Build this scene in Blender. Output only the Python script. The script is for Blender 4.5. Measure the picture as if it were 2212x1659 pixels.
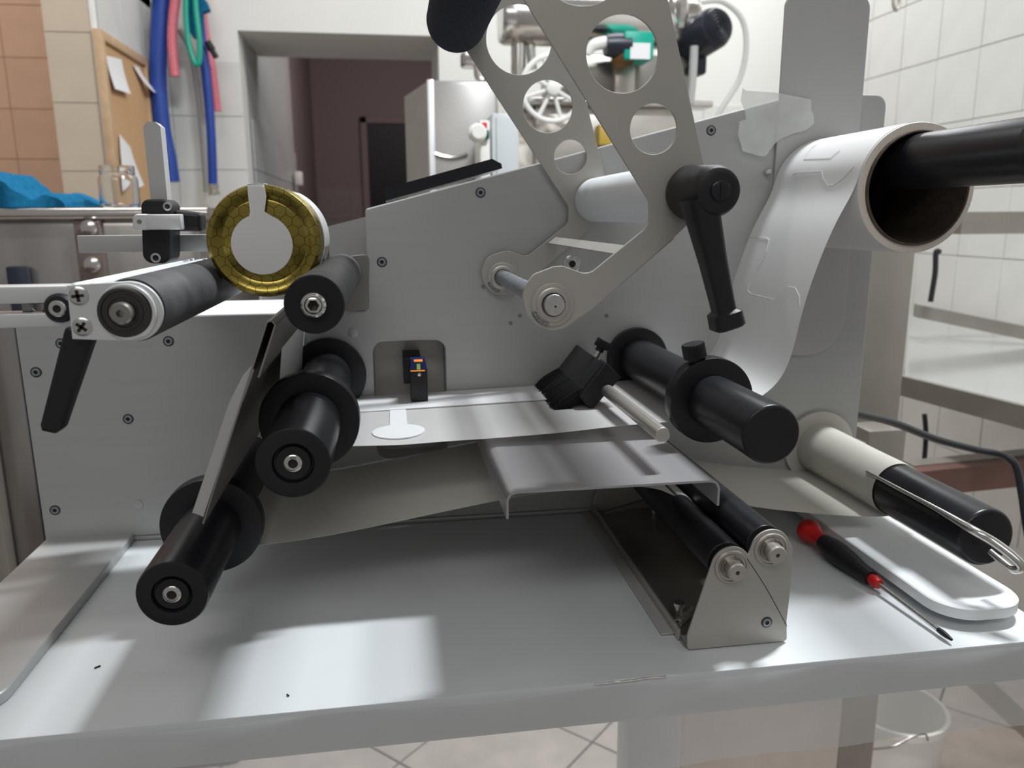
import bpy, bmesh, math, random
import numpy as np
from mathutils import Vector, Matrix, Euler
random.seed(7)
S = bpy.context.scene
for o in list(bpy.data.objects): bpy.data.objects.remove(o)
COL = S.collection
PI = math.pi
# ------------------------------------------------------------------ camera (solved from the vanishing points)
D = .66; FPX = 1681.4; CPX = (1106., 829.5)
yaw, pit, rol = map(math.radians, (8.613, 12.135, .332))
cy, sy, cp, sp, cr, sr = math.cos(yaw), math.sin(yaw), math.cos(pit), math.sin(pit), math.cos(rol), math.sin(rol)
FW = Vector((sy*cp, cy*cp, -sp)); r0 = Vector((cy, -sy, 0)); d0 = FW.cross(r0)
RT = cr*r0 + sr*d0; DN = -sr*r0 + cr*d0
CAM = Vector((-.1000, -.66, .2652))
def ray(u, v): return FW + RT*((u-CPX[0])/FPX) + DN*((v-CPX[1])/FPX)
def P(u, v, Y=0.):
    q = ray(u, v); return CAM + q*((Y-CAM.y)/q.y)
def PZ(u, v, Z=0.):
    q = ray(u, v); return CAM + q*((Z-CAM.z)/q.z)
def PX(u, v, X=0.):
    q = ray(u, v); return CAM + q*((X-CAM.x)/q.x)
def XZ(u, v, Y): p = P(u, v, Y); return (p.x, p.z)
cam = bpy.data.cameras.new('camera'); co = bpy.data.objects.new('camera', cam); COL.objects.link(co)
co.matrix_world = Matrix(((RT.x, -DN.x, -FW.x, CAM.x), (RT.y, -DN.y, -FW.y, CAM.y), (RT.z, -DN.z, -FW.z, CAM.z), (0, 0, 0, 1)))
cam.sensor_width = 36; cam.lens = FPX/2212*36; cam.clip_start = .02
cam.dof.use_dof = True; cam.dof.focus_distance = .50; cam.dof.aperture_fstop = 11.0
S.camera = co
# ------------------------------------------------------------------ world, lights, exposure
w = bpy.data.worlds.new('world'); S.world = w; w.use_nodes = True
w.node_tree.nodes['Background'].inputs[0].default_value = (1, .985, .965, 1)
w.node_tree.nodes['Background'].inputs[1].default_value = .25
def area(name, loc, target, sx, sy_, power, col):
    l = bpy.data.lights.new(name, 'AREA'); l.shape = 'RECTANGLE'; l.size = sx; l.size_y = sy_; l.energy = power; l.color = col
    o = bpy.data.objects.new(name, l); COL.objects.link(o); o.location = loc
    o.rotation_euler = (Vector(target)-Vector(loc)).to_track_quat('-Z', 'Y').to_euler(); return o
area('ceiling_tube_light', (.68, .16, 1.88), (.0, .02, .0), .07, .40, 56, (.93, .97, 1))
area('far_wall_fill', (1.0, 1.9, 1.9), (.9, 2.3, 0), 1.0, .3, 19, (.98, .99, 1))  # unseen fill, put near the far wall to brighten plaster and tiles
area('ceiling_light_left', (-.9, 1.4, 2.1), (-.9, 2.4, .3), 1.0, .3, 13, (1, .98, .94))
area('corridor_fill', (.3, 3.9, 1.5), (.2, 5.5, 0), .6, .3, 14, (1, .86, .84))  # added fill so the enclosed corridor does not go black
area('passage_fill', (-.2, 3.3, 1.45), (-1.0, 3.6, .4), .4, .3, 4, (1, .97, .95))  # added fill that brightens the splayed reveal
area('front_fill', (-.5, -2.0, 1.9), (-.1, 0, .1), 1.8, .5, 13, (1, .98, .95))  # added soft fill behind the camera, lightens shade under the tray
area('warm_light', (-2.3, 1.9, 1.9), (-2.0, 3.0, .4), .5, .5, 8.5, (1, .78, .60))
S.view_settings.view_transform = 'Standard'; S.view_settings.look = 'None'
S.view_settings.exposure = 0.0; S.view_settings.gamma = 1; S.view_settings.use_curve_mapping = False
# ------------------------------------------------------------------ materials
def mat(name, col, rough=.5, metal=0., spec=.5, noise=0., nscale=30., bump=0., bscale=200., stretch=None, trans=0., alpha=1., ior=1.45, emit=None, rnoise=0.):
    m = bpy.data.materials.new(name); m.use_nodes = True; nt = m.node_tree; b = nt.nodes['Principled BSDF']
    b.inputs['Base Color'].default_value = (*col, 1); b.inputs['Roughness'].default_value = rough
    b.inputs['Metallic'].default_value = metal; b.inputs['Specular IOR Level'].default_value = spec
    b.inputs['Transmission Weight'].default_value = trans; b.inputs['Alpha'].default_value = alpha; b.inputs['IOR'].default_value = ior
    if emit: b.inputs['Emission Color'].default_value = (*emit[:3], 1); b.inputs['Emission Strength'].default_value = emit[3]
    tc = nt.nodes.new('ShaderNodeTexCoord'); mp = nt.nodes.new('ShaderNodeMapping'); nt.links.new(tc.outputs['Object'], mp.inputs[0])
    if stretch: mp.inputs['Scale'].default_value = stretch
    if noise or rnoise:
        n = nt.nodes.new('ShaderNodeTexNoise'); n.inputs['Scale'].default_value = nscale; n.inputs['Detail'].default_value = 5
        nt.links.new(mp.outputs[0], n.inputs[0])
        if noise:
            r = nt.nodes.new('ShaderNodeValToRGB'); r.color_ramp.elements[0].position = .3; r.color_ramp.elements[1].position = .7
            r.color_ramp.elements[0].color = (*[c*(1-noise) for c in col], 1); r.color_ramp.elements[1].color = (*[min(1, c*(1+noise)) for c in col], 1)
            nt.links.new(n.outputs[0], r.inputs[0]); nt.links.new(r.outputs[0], b.inputs['Base Color'])
        if rnoise:
            mr = nt.nodes.new('ShaderNodeMapRange'); mr.inputs[3].default_value = rough-rnoise; mr.inputs[4].default_value = rough+rnoise
            nt.links.new(n.outputs[0], mr.inputs[0]); nt.links.new(mr.outputs[0], b.inputs['Roughness'])
    if bump:
        n2 = nt.nodes.new('ShaderNodeTexNoise'); n2.inputs['Scale'].default_value = bscale; n2.inputs['Detail'].default_value = 3
        nt.links.new(mp.outputs[0], n2.inputs[0]); bp = nt.nodes.new('ShaderNodeBump'); bp.inputs['Strength'].default_value = bump; bp.inputs['Distance'].default_value = .002
        nt.links.new(n2.outputs[0], bp.inputs['Height']); nt.links.new(bp.outputs[0], b.inputs['Normal'])
    return m
M = {}
M['alu'] = mat('anodised_aluminium', (.455, .46, .455), .42, .35, .5, noise=.02, nscale=60, bump=.04, bscale=900, stretch=(.2, 1, 2))
M['alu_plate'] = mat('matt_aluminium', (.47, .47, .465), .5, .3, .5, noise=.015, bump=.04, bscale=1200)
M['alu_bright'] = mat('bright_aluminium', (.70, .71, .72), .35, .55, .5, noise=.02)
M['white_coat'] = mat('white_powder_coat', (.74, .77, .79), .35, 0, .4, bump=.03, bscale=1500)
M['table'] = mat('white_table_laminate', (.60, .625, .64), .36, 0, .4, noise=.03, nscale=8, rnoise=.08)
M['traysteel'] = mat('tray_steel', (.40, .39, .40), .36, .6, .5, noise=.03, nscale=20, bump=.04, bscale=500, stretch=(1, .15, 1))
M['steel'] = mat('brushed_steel', (.52, .49, .45), .36, .85, .5, noise=.05, nscale=25, bump=.05, bscale=500, stretch=(1, .15, 1))
M['arm_steel'] = mat('satin_steel_sheet', (.44, .425, .39), .45, .45, .5, noise=.06, nscale=14, bump=.03, bscale=900)
M['dark_steel'] = mat('dark_steel', (.30, .285, .26), .34, .85, .5, noise=.10, nscale=16, bump=.03)
M['chrome'] = mat('zinc_screw', (.60, .59, .56), .22, .95, .5, noise=.1, nscale=300)
M['shaft'] = mat('ground_steel_shaft', (.30, .33, .36), .42, .8, .5, noise=.22, nscale=260)
M['black'] = mat('black_anodised', (.011, .011, .014), .33, 0, .42, noise=.2, nscale=40, bump=.03, bscale=900)
M['blackgloss'] = mat('black_gloss', (.010, .011, .015), .24, 0, .5)
M['plastic'] = mat('black_plastic', (.013, .013, .015), .42, 0, .4, bump=.10, bscale=1500)
M['rubber'] = mat('grey_black_rubber', (.055, .056, .060), .5, 0, .45, noise=.35, nscale=45, bump=.12, bscale=900)
M['rubber_face'] = mat('black_rubber_face', (.012, .012, .013), .6, 0, .3, noise=.2)
M['foam'] = mat('black_foam', (.036, .039, .052), .95, 0, .15, noise=.35, nscale=700, bump=.7, bscale=1400)
M['bristle'] = mat('black_bristle', (.007, .007, .008), .6, 0, .3)
M['paper'] = mat('white_label_paper', (.82, .82, .82), .42, 0, .45)
M['liner'] = mat('silicone_liner', (.56, .555, .55), .45, 0, .5, noise=.015, nscale=30)
M['labelpaper'] = mat('label_face', (.76, .77, .78), .5, 0, .4)
M['cream'] = mat('cream_liner_back', (.66, .64, .585), .5, 0, .4, noise=.03, nscale=30)
M['cardboard'] = mat('core_cardboard', (.10, .078, .06), .8, 0, .2, noise=.2, nscale=150, bump=.3, bscale=500)
M['corewhite'] = mat('roll_end_paper', (.72, .66, .60), .7, 0, .2, noise=.05, nscale=400)
M['glass'] = mat('clear_glass', (.98, .99, .99), .03, 0, .5, trans=1., ior=1.45)
M['dimple'] = mat('screw_socket', (.02, .02, .02), .5, .3, .4)
M['blue'] = mat('blue_lens', (.012, .02, .13), .15, 0, .6)
M['orange_led'] = mat('orange_led', (.9, .3, .03), .4, emit=(1, .3, .03, .5))
M['green_led'] = mat('green_led', (.3, .5, .1), .4, emit=(.4, .6, .1, .15))
M['red'] = mat('red_plastic', (.55, .012, .015), .38, 0, .5)
M['tape'] = mat('frosted_tape', (.80, .81, .80), .5, 0, .4, alpha=.42, noise=.08, nscale=60, bump=.2, bscale=150)
M['film'] = mat('plastic_film', (.74, .76, .76), .25, 0, .4, alpha=.28, noise=.10, nscale=10)
M['cable'] = mat('black_cable', (.014, .016, .02), .3, 0, .5)
M['plaster'] = mat('white_plaster', (.74, .74, .71), .9, 0, .2, noise=.02, nscale=4)
M['tile'] = mat('glazed_offwhite_tile', (.68, .68, .65), .28, 0, .45, noise=.03, nscale=9, bump=.03, bscale=20)
M['tile_beige'] = mat('beige_tile', (.56, .47, .37), .4, 0, .4, noise=.04, nscale=9)
M['tile_pink'] = mat('salmon_tile', (.62, .42, .31), .45, 0, .4, noise=.05, nscale=9)
M['tile_grey'] = mat('grey_tile', (.46, .48, .48), .4, 0, .4, noise=.03, nscale=9)
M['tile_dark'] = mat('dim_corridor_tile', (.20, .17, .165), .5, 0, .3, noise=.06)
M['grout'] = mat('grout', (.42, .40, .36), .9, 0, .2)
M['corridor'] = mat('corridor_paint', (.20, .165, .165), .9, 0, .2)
M['floor_tile'] = mat('marbled_floor_tile', (.56, .49, .45), .32, 0, .45, noise=.12, nscale=14)
M['floor_grout'] = mat('dark_grout', (.10, .08, .07), .9, 0, .2)
M['cork'] = mat('cork', (.56, .35, .19), .9, 0, .2, noise=.12, nscale=160, bump=.3, bscale=300)
M['wood'] = mat('pale_wood', (.52, .36, .22), .6, 0, .3, noise=.1, nscale=30)
M['sheet'] = mat('paper_sheet', (.80, .80, .80), .7, 0, .3)
M['bluehose'] = mat('blue_hose', (.015, .055, .30), .45, 0, .5, noise=.05)
M['pinkhose'] = mat('braided_pink_hose', (.62, .16, .20), .35, 0, .5, noise=.15, nscale=120)
M['greenhose'] = mat('green_hose', (.01, .32, .22), .3, 0, .5)
M['greyhose'] = mat('clear_grey_hose', (.42, .42, .41), .35, 0, .5)
M['bluecloth'] = mat('blue_cloth', (.012, .13, .26), .95, 0, .1, noise=.2, nscale=120, bump=.6, bscale=300)
M['nearblack'] = mat('dark_doorway', (.008, .009, .013), .5, 0, .3)
M['cabinet'] = mat('pale_grey_enamel', (.50, .53, .55), .4, 0, .4)
M['greenbox'] = mat('green_enamel', (.0, .36, .26), .4, 0, .4)
M['navy'] = mat('dark_navy_enamel', (.018, .022, .035), .38, .1, .5)
M['whiteplastic'] = mat('white_plastic', (.78, .78, .74), .4, 0, .4)
M['milky'] = mat('milky_hose', (.70, .70, .68), .35, 0, .4, alpha=.75)
M['shiny'] = mat('polished_steel', (.66, .63, .60), .20, 1., .5, noise=.08, nscale=8, bump=.08, bscale=14)
M['tank'] = mat('scuffed_tank_steel', (.42, .40, .38), .25, .9, .5, noise=.18, nscale=9, stretch=(1.6, 1, .35), bump=.10, bscale=12)
M['legsteel'] = mat('table_leg_steel', (.27, .25, .22), .38, .5, .5, noise=.10, nscale=10, bump=.04)
M['shelf'] = mat('glossy_steel_shelf', (.66, .67, .66), .13, .7, .5, noise=.05, nscale=6)
M['yellow'] = mat('ochre_plastic', (.50, .34, .06), .5)
M['coverplate'] = mat('brown_reflecting_plate', (.22, .17, .155), .3, .5)
M['bearing'] = mat('dark_bearing', (.07, .066, .06), .35, .8)
M['redbeam'] = mat('red_brown_beam', (.16, .085, .07), .4, .3, .5, noise=.3, nscale=8)
def translucent(key, f):
    nt = M[key].node_tree; b = nt.nodes['Principled BSDF']; o = nt.nodes['Material Output']; t = nt.nodes.new('ShaderNodeBsdfTranslucent'); m = nt.nodes.new('ShaderNodeMixShader')
    t.inputs[0].default_value = (.92, .91, .88, 1); m.inputs[0].default_value = f
    nt.links.new(b.outputs[0], m.inputs[1]); nt.links.new(t.outputs[0], m.inputs[2]); nt.links.new(m.outputs[0], o.inputs[0])
for k_, f_ in (('liner', .35), ('cream', .35), ('labelpaper', .25), ('paper', .2)): translucent(k_, f_)
def perforated():
    m = mat('perforated_steel', (.42, .41, .39), .35, .6, .5); nt = m.node_tree; b = nt.nodes['Principled BSDF']
    tc = nt.nodes.new('ShaderNodeTexCoord'); mp = nt.nodes.new('ShaderNodeMapping'); mp.inputs['Scale'].default_value = (170, 170, 170)
    mp.inputs['Rotation'].default_value = (PI/2, 0, .785)
    v = nt.nodes.new('ShaderNodeTexVoronoi'); v.voronoi_dimensions = '2D'; v.inputs['Randomness'].default_value = 0; v.inputs['Scale'].default_value = 1.
    nt.links.new(tc.outputs['Object'], mp.inputs[0]); nt.links.new(mp.outputs[0], v.inputs[0])
    r = nt.nodes.new('ShaderNodeValToRGB'); r.color_ramp.elements[0].position = .30; r.color_ramp.elements[1].position = .38
    r.color_ramp.elements[0].color = (.11, .105, .10, 1); r.color_ramp.elements[1].color = (.44, .43, .415, 1)
    nt.links.new(v.outputs['Distance'], r.inputs[0]); nt.links.new(r.outputs[0], b.inputs['Base Color']); return m
M['perf'] = perforated()
def goldlid():
    """printed hexagon cells: the nearer of two rectangular lattices gives the hexagon's edge distance"""
    m = mat('gold_honeycomb_lacquer', (.30, .23, .05), .24, .95, .5); nt = m.node_tree; b = nt.nodes['Principled BSDF']; L = nt.links.new
    def vm(op, *ins):
        n = nt.nodes.new('ShaderNodeVectorMath'); n.operation = op
        for i, v in enumerate(ins):
            if isinstance(v, tuple): n.inputs[i].default_value = v
            elif v is not None: L(v, n.inputs[i])
        return n
    def mm(op, *ins):
        n = nt.nodes.new('ShaderNodeMath'); n.operation = op
        for i, v in enumerate(ins):
            if isinstance(v, (int, float)): n.inputs[i].default_value = v
            else: L(v, n.inputs[i])
        return n.outputs[0]
    tc = nt.nodes.new('ShaderNodeTexCoord'); p = vm('MULTIPLY', tc.outputs['Object'], (135, 0, 135)).outputs[0]
    h = (.5, 1, .866); nh = (-.5, -1, -.866)
    a = vm('WRAP', p, h, nh).outputs[0]; q = vm('SUBTRACT', p, h).outputs[0]; c = vm('WRAP', q, h, nh).outputs[0]
    a = vm('ABSOLUTE', vm('MULTIPLY', a, (1, 0, 1)).outputs[0]).outputs[0]; c = vm('ABSOLUTE', vm('MULTIPLY', c, (1, 0, 1)).outputs[0]).outputs[0]
    def hexd(v):
        s_ = nt.nodes.new('ShaderNodeSeparateXYZ'); L(v, s_.inputs[0]); return mm('MAXIMUM', s_.outputs[0], vm('DOT_PRODUCT', v, (.5, 0, .866)).outputs['Value'])
    d = mm('MINIMUM', hexd(a), hexd(c))
    r = nt.nodes.new('ShaderNodeValToRGB'); r.color_ramp.elements[0].position = .455; r.color_ramp.elements[1].position = .48
    r.color_ramp.elements[0].color = (.30, .235, .055, 1); r.color_ramp.elements[1].color = (.13, .095, .02, 1)
    L(d, r.inputs[0]); L(r.outputs[0], b.inputs['Base Color']); return m
M['gold'] = goldlid()
# ------------------------------------------------------------------ object helpers
WL = {}
def thing(name, label, cat, loc=(0, 0, 0), group=None):
    o = bpy.data.objects.new(name, None); COL.objects.link(o); o.location = loc; o.empty_display_size = .01
    o['label'] = label; o['category'] = cat
    if group: o['group'] = group
    WL[o.name] = Vector(loc); return o
def structure(name):
    o = bpy.data.objects.new(name, None); COL.objects.link(o); o['kind'] = 'structure'; WL[o.name] = Vector((0, 0, 0)); return o
class MB:
    def __init__(s): s.v = []; s.f = []
    def add(s, v, f): n = len(s.v); s.v += [tuple(a) for a in v]; s.f += [[i+n for i in q] for q in f]
    def box(s, a, b, bev=0.):
        bm = bmesh.new(); bmesh.ops.create_cube(bm, size=1)
        lo = Vector([min(a[i], b[i]) for i in range(3)]); hi = Vector([max(a[i], b[i]) for i in range(3)])
        for v in bm.verts: v.co = Vector([lo[i]+(v.co[i]+.5)*(hi[i]-lo[i]) for i in range(3)])
        if bev: bmesh.ops.bevel(bm, geom=bm.edges[:], offset=bev, segments=2, affect='EDGES', profile=.5)
        s.bm(bm); return s
    def bm(s, bm, mtx=None):
        bm.verts.index_update()
        s.add([(mtx @ v.co if mtx else v.co) for v in bm.verts], [[v.index for v in f.verts] for f in bm.faces]); bm.free()
    def lathe(s, prof, org=(0, 0, 0), axis=(0, -1, 0), n=48, closed=True):
        # prof: (t along axis, radius)
        ax = Vector(axis).normalized(); q = ax.to_track_quat('Z', 'Y').to_matrix(); o = Vector(org); V = []; Fc = []
        for t, r in prof:
            for k in range(n):
                a = 2*PI*k/n; V.append(o + q @ Vector((r*math.cos(a), r*math.sin(a), t)))
        for i in range(len(prof)-1):
            for k in range(n): k2 = (k+1) % n; Fc.append([i*n+k, i*n+k2, (i+1)*n+k2, (i+1)*n+k])
        if closed:
            if prof[0][1] > 1e-6: Fc.append(list(range(n))[::-1])
            if prof[-1][1] > 1e-6: Fc.append([(len(prof)-1)*n+k for k in range(n)])
        s.add(V, Fc); return s
    def sweep(s, pts, r, n=12, flat=None, smooth=6):
        # round tube along a Catmull-Rom path; r may be a list
        P_ = [Vector(p) for p in pts]; R = r if isinstance(r, (list, tuple)) else [r]*len(P_)
        if smooth > 1 and len(P_) > 2:
            Q = []; RR = []
            for i in range(len(P_)-1):
                a = P_[max(i-1, 0)]; b = P_[i]; c = P_[i+1]; d = P_[min(i+2, len(P_)-1)]
                for k in range(smooth):
                    t = k/smooth; Q.append(.5*((2*b)+(c-a)*t+(2*a-5*b+4*c-d)*t*t+(3*b-a-3*c+d)*t**3)); RR.append(R[i]*(1-t)+R[i+1]*t)
            Q.append(P_[-1]); RR.append(R[-1]); P_, R = Q, RR
        V = []; Fc = []; up = None
        for i, p in enumerate(P_):
            t = (P_[min(i+1, len(P_)-1)]-P_[max(i-1, 0)]).normalized()
            if up is None: up = t.orthogonal().normalized()
            up = (up - t*up.dot(t)).normalized(); sd = t.cross(up)
            for k in range(n):
                a = 2*PI*k/n; fx = 1 if not flat else flat
                V.append(p + up*math.cos(a)*R[i] + sd*math.sin(a)*R[i]*fx)
        for i in range(len(P_)-1):
            for k in range(n): k2 = (k+1) % n; Fc.append([i*n+k, i*n+k2, (i+1)*n+k2, (i+1)*n+k])
        Fc.append(list(range(n))[::-1]); Fc.append([(len(P_)-1)*n+k for k in range(n)]); s.add(V, Fc); return s
    def prism(s, poly, y0, y1):
        # poly in XZ, extruded along Y
        n = len(poly); V = [(x, y0, z) for x, z in poly]+[(x, y1, z) for x, z in poly]
        s.add(V, [list(range(n)), list(range(n, 2*n))[::-1]]+[[i, i+n, (i+1) % n+n, (i+1) % n] for i in range(n)]); return s
    def ribbon(s, path, y0, y1, th, ny=1, wav=None):
        # open XZ path with thickness, extruded in Y
        n = len(path); N = []
        for i in range(n):
            a = Vector(path[max(i-1, 0)]); b = Vector(path[min(i+1, n-1)]); t = (b-a).normalized(); N.append(Vector((-t.y, t.x)))
        V = []
        for j in range(ny+1):
            y = y0+(y1-y0)*j/ny
            for i, p in enumerate(path):
                o = wav(i/(n-1), j/ny) if wav else 0.
                for sgn in (0, 1): q = Vector(p)+N[i]*(th*sgn+o); V.append((q.x, y, q.y))
        I = lambda j, i, k: (j*n+i)*2+k; Fc = []
        for j in range(ny):
            for i in range(n-1):
                Fc.append([I(j, i, 0), I(j, i+1, 0), I(j+1, i+1, 0), I(j+1, i, 0)]); Fc.append([I(j, i, 1), I(j+1, i, 1), I(j+1, i+1, 1), I(j, i+1, 1)])
            Fc.append([I(j, 0, 0), I(j+1, 0, 0), I(j+1, 0, 1), I(j, 0, 1)]); Fc.append([I(j, n-1, 0), I(j, n-1, 1), I(j+1, n-1, 1), I(j+1, n-1, 0)])
        for i in range(n-1):
            Fc.append([I(0, i, 0), I(0, i, 1), I(0, i+1, 1), I(0, i+1, 0)]); Fc.append([I(ny, i, 0), I(ny, i+1, 0), I(ny, i+1, 1), I(ny, i, 1)])
        s.add(V, Fc); return s
    def rot(s, mtx, about): 
        a = Vector(about); s.v = [tuple(mtx @ (Vector(v)-a)+a) for v in s.v]; return s
    def build(s, name, m, parent=None, label=None, smooth=35, kind=None):
        me = bpy.data.meshes.new(name); c = np.array(s.v); c = (c.min(0)+c.max(0))/2
        me.from_pydata([tuple(np.array(v)-c) for v in s.v], [], s.f); me.update()
        b = bmesh.new(); b.from_mesh(me); bmesh.ops.recalc_face_normals(b, faces=b.faces); b.to_mesh(me); b.free()
        if smooth:
            me.shade_smooth()
            try: me.set_sharp_from_angle(angle=math.radians(smooth))
            except Exception: pass
        me.materials.append(M[m] if isinstance(m, str) else m)
        return link(name, me, Vector(c), parent, label, kind)
def link(name, me, wloc, parent=None, label=None, kind=None):
    o = bpy.data.objects.new(name, me); COL.objects.link(o); wloc = Vector(wloc); WL[o.name] = wloc
    if parent: o.parent = parent; o.location = wloc-WL[parent.name]
    else: o.location = wloc
    if label: o['label'] = label
    if kind: o['kind'] = kind
    return o
def tag(o, label, cat, group=None):
    o['label'] = label; o['category'] = cat
    if group: o['group'] = group
    return o
def rounded(poly, rad, seg=6):
    out = []; n = len(poly); R = rad if isinstance(rad, (list, tuple)) else [rad]*n
    for i in range(n):
        p = Vector(poly[i]); a = Vector(poly[i-1])-p; b = Vector(poly[(i+1) % n])-p
        if R[i] <= 0: out.append(tuple(p)); continue
        an = a.angle(b); d = min(R[i]/math.tan(an/2), a.length*.49, b.length*.49); r = d*math.tan(an/2)
        p0 = p+a.normalized()*d; p1 = p+b.normalized()*d; c = p+(a.normalized()+b.normalized()).normalized()*(r/math.sin(an/2))
        a0 = math.atan2(p0.y-c.y, p0.x-c.x); a1 = math.atan2(p1.y-c.y, p1.x-c.x); da = (a1-a0+PI) % (2*PI)-PI
        for k in range(seg+1): t = a0+da*k/seg; out.append((c.x+r*math.cos(t), c.y+r*math.sin(t)))
    return out
def circ(cx, cz, r, n=40): return [(cx+r*math.cos(2*PI*k/n), cz+r*math.sin(2*PI*k/n)) for k in range(n)]
def plate(name, outline, holes, y0, y1, m, parent, label=None, bev=.0004, kind=None, wrap=None):
    """sheet in the XZ plane with real holes and a fine bevel"""
    cu = bpy.data.curves.new('tmp', 'CURVE'); cu.dimensions = '2D'; cu.fill_mode = 'BOTH'
    for pl in [outline]+list(holes):
        sp_ = cu.splines.new('POLY'); sp_.points.add(len(pl)-1)
        for q, (x, z) in zip(sp_.points, pl): q.co = (x, z, 0, 1)
        sp_.use_cyclic_u = True
    h = abs(y1-y0)/2; bev = min(bev, h*.6); cu.extrude = h-bev; cu.bevel_depth = bev; cu.bevel_resolution = 1; cu.offset = -bev
    o = bpy.data.objects.new('tmp', cu); COL.objects.link(o); dg = bpy.context.evaluated_depsgraph_get(); dg.update()
    me = bpy.data.meshes.new_from_object(o.evaluated_get(dg)); bpy.data.objects.remove(o)
    b = MB(); yc = (y0+y1)/2; b.add([(v.co.x, yc-v.co.z, v.co.y) for v in me.vertices], [list(p.vertices) for p in me.polygons])
    if wrap: b.v = [tuple(wrap(Vector(v))) for v in b.v]
    bpy.data.meshes.remove(me); return b.build(name, m, parent, label, kind=kind)
def cyl(name, xz, y_back, y_front, r, m, parent, label=None, edge=.001, n=56):
    L = y_back-y_front; pr = [(0, r)]
    pr += [(L-edge, r)]+[(L-edge+edge*math.sin(a), r-edge+edge*math.cos(a)) for a in (PI/8, PI/4, 3*PI/8, PI/2)]
    return MB().lathe(pr, (xz[0], y_back, xz[1]), n=n).build(name, m, parent, label)
def screw(name, u, v, Y, r, parent, m='chrome', kind='hex', label=None, sock=None):
    x, z = XZ(u, v, Y); o = MB().lathe([(0, r*1.0), (.0003, r), (.0004, r*.86)], (x, Y, z), n=28).build(name, 'bearing', parent, label)
    MB().lathe([(.0003, r*.80), (.0009, r*.72), (.0010, r*.38), (.0004, r*.34), (.0004, 0)], (x, Y, z), n=28, closed=False).build('screw_head', 'shaft', o)
    MB().lathe([(.0005, 0), (.0006, r*.30)], (x, Y, z), n=6, closed=False).build('socket', 'dimple', o)
    return o
# ================================================================== ROOM
FZ = -.88
def tiles(parent, m, origin, ax1, ax2, n1, n2, s1, s2, nrm, skip=None, th=.006, gap=.003, name='tile'):
    """individual tiles sharing one mesh; origin corner, two in-plane axes, outward normal"""
    a1 = Vector(ax1).normalized(); a2 = Vector(ax2).normalized(); nn = Vector(nrm).normalized()
    b = MB(); bm = bmesh.new(); bmesh.ops.create_cube(bm, size=1)
    for v in bm.verts:
        v.co = a1*(v.co.x*(s1-gap))+a2*(v.co.y*(s2-gap))+nn*(v.co.z*th)
    bmesh.ops.bevel(bm, geom=[e for e in bm.edges if all((v.co.dot(nn) > 0) for v in e.verts)], offset=.0015, segments=1, affect='EDGES')
    me = bpy.data.meshes.new(name); bmesh.ops.recalc_face_normals(bm, faces=bm.faces); bm.to_mesh(me); bm.free(); me.materials.append(M[m])
    O = Vector(origin)
    for i in range(n1):
        for j in range(n2):
            if skip and skip(i, j): continue
            link(name, me, O+a1*((i+.5)*s1)+a2*((j+.5)*s2)+nn*(th*.5-.001+random.uniform(-.0003, .0003)), parent)
# floor
fl = structure('floor')
MB().box((-3.5, -1.2, FZ-.05), (3.2, 7.0, FZ-.004)).build('screed', 'floor_grout', fl)
s45 = math.sqrt(.5)
tiles(fl, 'floor_tile', (.3, -1.3, FZ-.004), (s45, s45, 0), (-s45, s45, 0), 13, 13, .3, .3, (0, 0, 1), th=.008, gap=.005)
# right wall with glazed tiles
wr = structure('wall_right')
XR = 1.62
MB().box((XR, -.6, FZ), (XR+.1, 3.1, 1.9)).build('plaster', 'plaster', wr)
tiles(wr, 'tile', (XR, .60, -.66), (0, 1, 0), (0, 0, 1), 12, 10, .185, .2, (-1, 0, 0))
# back wall right part
YB = 2.63
xo0 = P(530, 300, YB).x; xo1 = P(952, 300, YB).x; zl = P(700, 71, YB).z
wb = structure('wall_back')
b = MB(); b.box((xo1, YB, FZ), (XR, YB+.5, 1.9)); b.box((xo0, YB, zl), (xo1, YB+.5, 1.9)); 
xc = P(326, 300, YB).x
b.box((xc-.3, YB, FZ), (xo0, YB+.12, 1.9)); b.build('plaster', 'plaster', wb)
zt = P(500, 133, YB).z
tiles(wb, 'tile', (xo0, YB, zt), (-1, 0, 0), (0, 0, -1), 2, 6, .26, .2, (0, -1, 0))
tiles(wb, 'tile', (XR, YB, .72), (-1, 0, 0), (0, 0, -1), 3, 5, .2, .2, (0, -1, 0))
# passage: splayed left reveal, soffit, dim corridor
pc = structure('wall_passage')
xe = P(638, 300, YB+2.0).x
b = MB(); b.add([(xo0, YB+.12, FZ), (xe, YB+1.9, FZ), (xe, YB+1.9, 1.6), (xo0, YB+.12, 1.6), (xo0-.1, YB+.12, FZ), (xe-.1, YB+1.9, FZ), (xe-.1, YB+1.9, 1.6), (xo0-.1, YB+.12, 1.6)],
                [[0, 1, 2, 3], [4, 7, 6, 5], [0, 4, 5, 1], [3, 2, 6, 7], [1, 5, 6, 2], [0, 3, 7, 4]])
b.build('reveal', 'tile_grey', pc)
dv = Vector((xe-xo0, 1.78, 0)); L_ = dv.length
tiles(pc, 'tile_grey', (xo0+.004, YB+.14, .66), dv, (0, 0, -1), 7, 5, .25, .2, (1.78, -(xe-xo0), 0))
YC = YB+3.3
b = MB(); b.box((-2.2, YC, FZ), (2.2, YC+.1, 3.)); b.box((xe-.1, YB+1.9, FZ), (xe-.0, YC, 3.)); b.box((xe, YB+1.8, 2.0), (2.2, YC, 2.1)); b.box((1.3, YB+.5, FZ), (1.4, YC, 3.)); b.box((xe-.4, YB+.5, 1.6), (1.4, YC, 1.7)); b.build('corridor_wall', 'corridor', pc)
tiles(pc, 'tile_dark', (xe+.01, YC, .50), (1, 0, 0), (0, 0, -1), 9, 6, .25, .25, (0, -1, 0))
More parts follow.
